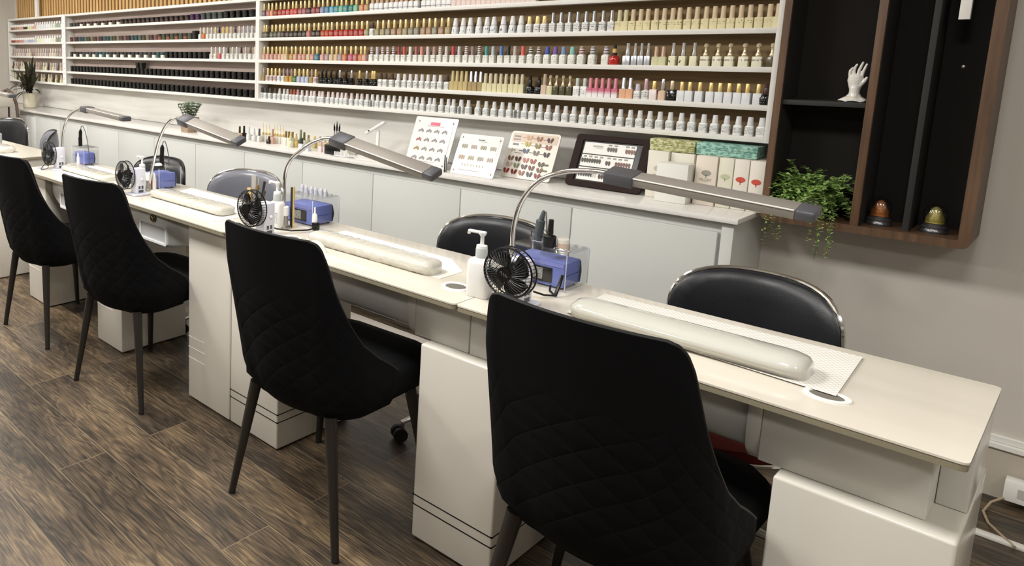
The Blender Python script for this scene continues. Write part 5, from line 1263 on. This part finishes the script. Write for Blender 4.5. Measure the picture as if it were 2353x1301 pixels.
fan(-2.815, 1.765, -2.850, 1.705, .852, 'small black fan at left of the second blue drill box')
fan(-3.700, 1.800, -3.735, 1.745, .850, 'small black fan farthest from the camera')

# ------------------------------------------------------------------ drill boxes: clear case over a blue control unit
def drillbox(x, y, w, d, label, panel=True, h=.105):
    t = thing('acrylic_case', 'clear acrylic case over the '+label, 'case', (x, y, DT+.0003), 0, 'clear acrylic cases over the drill units')
    th = .003; c_ = MB()
    c_.box(0, w, 0, th, 0, h); c_.box(0, w, d-th, d, 0, h); c_.box(0, th, th, d-th, 0, h); c_.box(w-th, w, th, d-th, 0, h); c_.box(0, w, 0, d, h, h+th)
    bmesh.ops.remove_doubles(c_.bm, verts=c_.bm.verts, dist=1e-5)
    c_.build('clear_walls', M_ACRYL, t, smooth=None)
    e = MB(); 
    for a, b_ in ((0, 0), (w-.002, 0), (w-.002, d-.002), (0, d-.002)): e.box(a, a+.002, b_, b_+.002, .001, h-.001)
    e.build('glued_edges', cm('#e6e6ea', .3), t)
    u = thing('drill_control_unit', label, 'nail drill unit', (x+.010, y+.014, DT+.0003), 0, 'blue nail drill units'); uw, ud, uh = w-.022, d-.032, h-.030
    m_ = MB(); m_.prism([(0, .006), (0, uh), (ud*.92, uh), (ud, uh*.5), (ud*.94, .006)], 0, 0, uw, bev=.003); m_.build('body', M_BLUE, u)
    MB().box(-.0006, uw+.0006, .01, ud-.01, uh*.50, uh*.50+.0015).build('seam', cm('#3c4480', .5), u)
    MB().prism([(ud*.93, uh-.004), (ud*1.01, uh*.5), (ud*.95, .008), (ud*.90, .008), (ud*.90, uh-.004)], 0, -.001, uw+.001).build('rear_panel', cm('#3c4150', .4), u)
    MB().box(.002, uw-.002, -.0012, .001, uh-.012, uh-.002).build('top_band', M_BLUEL, u)
    if panel:
        p = MB().box(uw*.18, uw*.78, -.003, .001, .014, uh-.018, .001).build('front_panel', M_BLACKP, u)
        MB().box(uw*.21, uw*.60, -.004, -.0028, .020, uh-.022).build('rating_label', label_mat('rating_print', '#aaa9a4', '#5c5c5c', .4, 500., .45, .0, .09, 260.), p)
    for a, b_ in ((.012, .012), (uw-.012, .012), (.012, ud-.02), (uw-.012, ud-.02)): MB().lathe([(0, 0), (.006, 0), (.006, .007), (0, .007)], (a, b_, 0), 10).build('foot', M_RUBBER, u)
    return t
drillbox(-1.082, 1.957, .170, .135, 'blue drill control unit nearest, behind the near fan')
drillbox(-2.035, 1.940, .170, .150, 'blue drill control unit beside the upright brushes')
drillbox(-2.978, 1.900, .135, .130, 'blue drill control unit with pink bottles in front', panel=False)
drillbox(-3.890, 1.975, .150, .10, 'blue drill control unit farthest from camera', panel=False, h=.10)
HB = .1085
def on(x, y, z): return (x, y, DT+z)
# things on the near case
t = thing('nail_drill', 'grey nail drill handpiece standing in its metal cradle on the nearest case', 'nail drill', on(-1.040, 2.040, HB))
MB().tube([(0, 0, .0), (0, 0, .018), (.001, 0, .022), (.004, 0, .062), (.006, 0, .066), (.010, 0, .088), (.011, 0, .094)], [.009, .010, .0125, .0125, .008, .0055, .003], 16).build('handpiece', cm('#4c5456', .4), t)
MB().tube([(.011, 0, .093), (.018, 0, .090), (.023, 0, .05), (.026, 0, .006), (.03, 0, .002)], .0022, 8).build('cord', cm('#6c6c68', .5), t)
MB().tube([(-.014, .012, .001), (-.014, .012, .03), (-.014, -.012, .03), (-.014, -.012, .001)], .0016, 6).tube([(.018, .012, .001), (.018, .012, .02), (.018, -.012, .02), (.018, -.012, .001)], .0016, 6).tube([(-.014, .012, .0016), (.018, .012, .0016)], .0016, 6).tube([(-.014, -.012, .0016), (.018, -.012, .0016)], .0016, 6).build('cradle', M_CHROME, t)
bottle('gel', on(-.985, 2.000, HB), cm('#101214', .3), cm('#0d0e10', .3), 'matt black bottle standing on the nearest clear case', sx=1.0, sz=.95)
t = thing('small_jar', 'small clear jar with pale pink contents on the nearest clear case', 'jar', on(-.952, 2.012, HB))
MB().lathe([(0, 0), (.015, 0), (.016, .003), (.016, .016), (0, .016)], seg=18).build('jar_body', cm('#c9b2a0', .2), t); MB().lathe([(0, .0165), (.0165, .0165), (.0165, .028), (.014, .030), (0, .030)], seg=18).build('lid', cm('#d8d2c8', .15), t)
t = thing('metal_scoop', 'small shiny metal piece lying on the nearest clear case', 'tool', on(-.935, 1.985, HB+.0005))
MB().tube([(-.022, 0, .003), (0, .004, .003), (.02, -.002, .003)], [.0035, .002, .0018], 8).ball((-.024, 0, .004), .006, 8, sc=(1, 1, .6)).build('tool_body', M_CHROME, t)
# row of little clear vials on the second case, white dropper inside front
for i in range(6):
    t = thing('clear_vial', 'tiny clear vial standing in a row on the second clear case', 'vial', on(-2.015+.026*i, 2.035-.004*(i % 2), HB), group='clear vials on the second case')
    MB().lathe([(0, 0), (.008, 0), (.008, .018), (0, .018)], seg=12).build('vial_body', cm('#c9cbd4', .15), t); MB().lathe([(0, .0182), (.006, .0182), (.005, .028), (0, .028)], seg=12).build('cap', cm('#dcdce4', .2), t)
t = thing('dropper_tube', 'white dropper tube standing before the second drill case', 'dropper', (-1.843, 1.930, DT+.0003))
MB().lathe([(0, 0), (.010, 0), (.0105, .004), (.010, .055), (.006, .062), (0, .062)], seg=14).build('tube_body', M_WPLAST, t); MB().lathe([(.004, .062), (.0035, .085), (0, .086)], seg=12).build('nozzle', M_WPLAST, t)
# drills on the two far cases
for x, y, rank in ((-2.915, 1.965, 'third'), (-3.845, 2.01, 'farthest')):
    hb_ = HB-(.005 if rank == 'farthest' else 0)
    t = thing('nail_drill', 'black nail drill handpiece with looped cord standing on the %s case' % rank, 'nail drill', on(x, y, hb_))
    MB().tube([(0, 0, 0), (0, 0, .05), (.002, 0, .055), (.004, 0, .085), (.006, 0, .10)], [.012, .012, .010, .011, .005], 14).build('handpiece', M_BLACKP, t)
    P = [(.006, 0, .098), (.014, 0, .118), (.028, .0, .122), (.045, 0, .095), (.060, 0, .05), (.064 if rank == 'farthest' else .062, 0, .002)]
    if rank == 'farthest': P = [(.006, 0, .098), (.016, 0, .120), (.035, 0, .122), (.065, 0, .09), (.09, 0, .03), (.105, 0, -.04), (.112, 0, -.10), (.14, .01, -.1)]
    MB().tube(P, .0022, 8).build('cord', M_GREYP, t)
t = thing('oval_device', 'white oval cap device with black rim on the third clear case', 'device', on(-2.885, 1.925, HB))
MB().lathe([(0, 0), (.022, 0), (.024, .006), (0, .006)], seg=24).build('rim', M_BLACKP, t); MB().lathe([(0, .0062), (.020, .0062), (.018, .012), (.010, .017), (0, .018)], seg=24).build('shell', M_WPLAST, t)
for i, (x, h_, lb) in enumerate(((-2.868, '#d87c60', 'orange pink vial in front of the third blue unit'), (-2.850, '#dcd8d4', 'white tube in front of the third blue unit, beside orange one'))):
    t = thing('polish_vial', lb, 'vial', (x, 1.882-.004*i, DT+.0003)); MB().lathe([(0, 0), (.009, 0), (.0095, .004), (.009, .06), (0, .06)], seg=14).build('vial_body', cm(h_, .3), t); MB().lathe([(0, .0602), (.006, .0602), (.004, .085), (0, .086)], seg=12).build('cap', M_WPLAST, t)
t = thing('polish_vial', 'white tube in front of the farthest blue unit', 'vial', (-3.765, 1.952, DT+.0003)); MB().lathe([(0, 0), (.009, 0), (.0095, .004), (.009, .05), (0, .05)], seg=14).build('vial_body', M_WPLAST, t); MB().lathe([(0, .0502), (.006, .0502), (.004, .075), (0, .076)], seg=12).build('cap', M_WPLAST, t)

# ------------------------------------------------------------------ pump bottles
def pump(x, y, rz, w, d, h, label, neckh=.02, sc=1., clearneck=True, m_=M_WPLAST, lab=False):
    t = thing('pump_bottle', label, 'pump bottle', (x, y, DT+.0003), rz)
    b_ = MB(); sq_loft(b_, [(w-.004, d-.004, 0, .008), (w, d, .003, .010), (w, d, h*.86, .010), (w*.93, d*.93, h*.95, .012), (w*.55, d*.7, h, .010)]); b_.build('bottle_body', m_, t, smooth=50)
    MB().lathe([(.0155, h), (.0155, h+.024), (.013, h+.030), (.006, h+.033), (0, h+.033)], seg=20).build('collar', cm('#b9bcba', .25) if clearneck else M_WPLAST, t)
    MB().lathe([(.0145, h+.026), (.014, h+.034), (.005, h+.037), (.0048, h+.058), (.010, h+.066), (.010, h+.070), (0, h+.071)], seg=20).build('plunger', M_WPLAST, t)
    MB().box(-.040, .010, -.0065, .0065, h+.0655, h+.073, .003).box(-.041, -.034, -.005, .005, h+.060, h+.067, .002).build('spout', M_WPLAST, t)
    if lab:
        MB().box(-w*.36, w*.36, -d/2-.0006, -d/2+.001, h*.22, h*.62).build('paper_label', label_mat('pump_label', '#cfcfca', '#8a8a88', .5, 300., .5, 0, .1, 160.), t)
    return t
pump(-1.043, 1.745, .15, .060, .050, .108, 'white pump bottle beside the near fan')
pump(-1.948, 1.835, .1, .052, .042, .105, 'white labelled pump bottle behind the second fan', lab=True)
pump(-2.905, 1.845, .0, .045, .040, .090, 'white pump bottle with its pump showing above the third fan')
t = thing('clear_pump_bottle', 'clear bottle at the left edge on the far left desk', 'bottle', (-4.86, 1.90, DT+.0003)); MB().lathe([(0, 0), (.03, 0), (.032, .004), (.032, .09), (.012, .105), (.012, .125), (0, .125)], seg=20).build('bottle_body', cm('#a9aab4', .1), t); MB().lathe([(0, .126), (.014, .126), (.014, .15), (0, .15)], seg=16).build('cap', M_WPLAST, t)

# ------------------------------------------------------------------ tools standing in a pot behind the second fan
t = thing('tool_pot', 'dark pot holding brushes and files behind the second fan', 'pot', (-2.085, 1.845, DT+.0003))
MB().lathe([(0, 0), (.034, 0), (.036, .003), (.038, .085), (.035, .085), (.033, .004), (0, .004)], seg=24).build('pot_body', cm('#55565a', .2), t)
def stick(dx, dy, tx, ty, h_, r_, m_, name, label, flat=None, tip=None):
    o = thing(name, label, 'tool', (-2.085+dx, 1.845+dy, DT+.006))
    if flat: 
        T = Matrix.Rotation(math.atan2(tx, h_), 4, 'Y'); MB().box(-flat, flat, -.0012, .0012, 0, h_, .001, mtx=T).build('blade', m_, o)
    else:
        MB().tube([(0, 0, 0), (tx, ty, h_)], [r_*.8, r_], 10).build('handle', m_, o)
        if tip: MB().tube([(tx, ty, h_), (tx*1.12, ty*1.12, h_*1.08), (tx*1.2, ty*1.2, h_*1.2)], [r_*1.1, r_*1.9, r_*1.2], 10).build('bristles', tip, o)
stick(-.012, 0, .004, 0, .175, 0, cm('#9c9892', .5), 'nail_file', 'wide grey file standing in the tool pot', flat=.013)
stick(.002, .010, .006, 0, .165, .0028, cm('#b8ad8e', .4), 'nail_brush', 'thin pale stick in the tool pot')
stick(.006, -.004, .010, 0, .118, .0045, cm('#2c3038', .4), 'nail_brush', 'brush with brown bristles in the tool pot', tip=cm('#7a643c', .8))
stick(.014, .004, .036, 0, .158, .0055, cm('#2e2a26', .35), 'nail_brush', 'thick dark brush leaning right in the tool pot')
stick(.018, -.008, .048, 0, .125, .0045, cm('#3c3834', .4), 'nail_brush', 'dark brush leaning furthest right in the tool pot')
stick(-.022, .004, -.030, 0, .115, .0022, cm('#6a6a6c', .4), 'nail_brush', 'thin stick leaning left in the tool pot')
stick(-.018, -.006, -.012, 0, .125, .011, cm('#c8a468', .5), 'wood_stick', 'tan wooden block file in the tool pot', flat=.011)
t = thing('gold_file_holder', 'slim dark and gold upright files beside the second lamp stem', 'file', (-1.915, 1.885, DT+.0003))
MB().box(-.010, -.002, -.004, .004, 0, .155, .001).build('file', cm('#2c2c30', .4), t); MB().box(.001, .008, -.003, .003, 0, .158, .001).build('file', M_GOLD, t)

# ------------------------------------------------------------------ wrapped arm cushions, papers
def cushion(x0, x1, y0, y1, h_, label, m_=M_FILM, rz=0., smooth=False, z0=DT+.0012):
    cx, cy = (x0+x1)/2, (y0+y1)/2
    t = thing('wrapped_arm_cushion', label, 'arm cushion', (cx, cy, z0), rz)
    L, Wd = x1-x0, y1-y0; mb = MB(); n, m = 60, 24; rs = []
    for i in range(n+1):
        f = i/n; xx = L*(f-.5); e = min(1, min(f, 1-f)*L/(Wd*.42)); sc = math.sqrt(max(0, 1-(1-e)**2))*.995+.005
        ring = []
        for k in range(m):
            a = 2*PI*k/m; ca, sa = math.cos(a), math.sin(a); p = 2. if smooth else 3.2
            q = (abs(ca)**p+abs(sa)**p)**(-1/p); ry = Wd/2*ca*q*(.55+.45*sc); rz_ = h_/2*sa*q*(.35+.65*sc)
            j = 0 if smooth else .0016
            ring.append(mb.bm.verts.new(Vector((xx, ry+random.uniform(-j, j), max(0, h_/2+rz_+random.uniform(-j, j) if sa > -.6 else 0)))))
        rs.append(ring)
    for A, B in zip(rs, rs[1:]):
        for k in range(m): mb.bm.faces.new((A[k], A[(k+1) % m], B[(k+1) % m], B[k]))
    mb.bm.faces.new(rs[0][::-1]); mb.bm.faces.new(rs[-1]); bmesh.ops.recalc_face_normals(mb.bm, faces=mb.bm.faces)
    mb.build('pad', m_, t, smooth=80)
    return t
cushion(-.815, -.340, 1.760, 1.868, .046, 'smooth glossy film wrapped arm cushion at the near end of desks', M_FILMS, smooth=True, z0=DT+.0042)
cushion(-1.735, -1.228, 1.770, 1.862, .040, 'film wrapped white arm cushion right of the second fan')
cushion(-2.740, -2.215, 1.765, 1.870, .034, 'film wrapped arm cushion on the middle desk, right part', z0=DT+.0045)
cushion(-3.690, -3.185, 1.790, 1.900, .030, 'film wrapped arm cushion on the middle desk, left part')
cushion(-5.25, -4.515, 1.78, 1.90, .040, 'film wrapped arm cushion on the far left desk')
def paper(pts, label, m_=M_PAPER, z=DT+.0004, name='paper_sheet'):
    mb = MB(); c = sum((Vector((p[0], p[1], 0)) for p in pts), Vector())/len(pts)
    mb.prism([(p[0]-c.x, p[1]-c.y) for p in pts], 2, 0, .0006); o = mb.build(name, m_); o.location = (c.x, c.y, z); return tag(o, label, 'paper')
paper([(-.83, 1.80), (-.286, 1.758), (-.297, 2.040), (-.835, 2.030)], 'embossed white paper towel beneath the nearest arm cushion', M_EMB, z=DT+.0033, name='paper_towel')
paper([(-1.762, 1.80), (-1.197, 1.787), (-1.197, 1.905), (-1.30, 2.00), (-1.762, 2.012)], 'thin white paper beneath the arm cushion right of second fan')
paper([(-2.69, 1.745), (-2.17, 1.700), (-2.165, 1.86), (-2.30, 2.045), (-2.80, 2.060)], 'white towel sheet beneath the arm cushion on middle desk, right part', z=DT+.0004)
paper([(-3.72, 1.76), (-3.16, 1.75), (-3.18, 2.02), (-3.70, 2.03)], 'white towel sheet beneath the arm cushion on middle desk, left part')
# power lead of the second unit
t = thing('power_lead', 'black power lead running across the desk to the second drill unit', 'cord', (-1.93, 1.80, DT+.0003))
MB().tube([(.02, -.05, .030), (.04, -.02, .016), (.075, .02, .010), (.10, .08, .008), (.105, .128, .012)], .003, 8).build('cable', M_BLACKP, t); MB().box(.085, .11, .115, .136, .001, .030, .004).build('plug', M_BLACKP, t)
t = thing('power_lead', 'black power lead curling from the nearest drill unit to the fan', 'cord', (-.93, 1.87, DT+.0003))
MB().tube([(-.01, -.03, .02), (.005, .0, .008), (.02, .03, .004), (-.01, .06, .004), (-.02, .083, .012)], .0028, 8).build('cable', M_BLACKP, t); MB().tube([(.02, .03, .004), (.022, .045, .03), (.014, .075, .05)], .005, 8).build('strain_relief', M_BLACKP, t)
t = thing('power_lead', 'dark cable looping on the desk in front of the farthest fan', 'cord', (-3.76, 1.72, DT+.0003))
MB().tube([(-.01, 0, .002), (.0, .02, .03), (.025, .03, .035), (.04, .02, .008), (.02, -.01, .003), (-.01, .0, .004)], .0028, 8).build('cable', M_GREYP, t)

# ------------------------------------------------------------------ floor level things by the right wall
t = thing('power_box', 'white surface mounted power box on the skirting at lower right', 'power box', (-.105, WY-.022, .022))
MB().box(0, .30, -.045, -.001, 0, .070, .004).build('box', M_WHITE, t); MB().box(.03, .06, -.0462, -.044, .02, .05).build('socket', cm('#b8b4ac', .4), t)
tag(MB().box(-.40, 1.4, 3.015, 3.045, 0, .010, .002).build('floor_cable_cover', M_WHITE), 'long white cable cover strip along the floor at lower right', 'cable cover')
t = thing('power_cable', 'beige cable curving down from the power box to floor strip', 'cord', (-.10, 3.29, 0))
MB().tube([(.0, -.003, .030), (-.025, -.03, .012), (-.035, -.10, .004), (-.018, -.17, .004), (.01, -.235, .013), (.045, -.28, .008)], .0035, 8).build('cable', cm('#a8967c', .5), t)

# ------------------------------------------------------------------ far left: trolley, pale cabinet and arched frame beside the worktop end
t = thing('product_trolley', 'small trolley with pinkish tubs under a pale top at far left', 'trolley', (-7.02, 2.62, 0))
for z in (.30, .56, .74): MB().box(-.30, .22, -.18, .18, z, z+.02, .004).build('shelf', cm('#a48f86', .5), t)
MB().box(-.32, .235, -.20, .20, .885, 1.0, .01).build('top_box', cm('#c8c4b6', .5), t)
for a in (-.29, .21):
    for b_ in (-.17, .17): MB().tube([(a, b_, 0), (a, b_, .89)], .010, 10).build('post', cm('#3a3230', .5), t)
for z, g in ((.58, 0), (.76, 1)):
    for k in range(6):
        j = thing('product_tub', 'small pinkish tub in a row on the %s trolley shelf' % ('upper' if g else 'lower'), 'tub', (-7.02-.25+.085*k, 2.50, z+.0005), group='tubs on the %s trolley shelf' % ('upper' if g else 'lower'))
        MB().lathe([(0, 0), (.032, 0), (.034, .06), (0, .06)], seg=14).build('tub_body', cm('#c2aca4', .4), j); MB().lathe([(0, .061), (.035, .061), (.033, .085), (0, .086)], seg=14).build('lid', cm(['#8c6c64', '#d4c8c0'][k % 2], .4), j)
t = thing('arched_frame', 'tall dark brown arched frame standing at left end of the worktop', 'frame', (-7.05, 2.88, 0))
fr = MB(); fr.tube([(-.30, 0, 0), (-.30, 0, .76), (-.26, 0, .90), (-.14, 0, 1.01), (0, 0, 1.04), (.14, 0, 1.0), (.22, 0, .90), (.24, 0, .76), (.24, 0, 0)], .016, 10); fr.build('frame', cm('#5c4c44', .5), t)
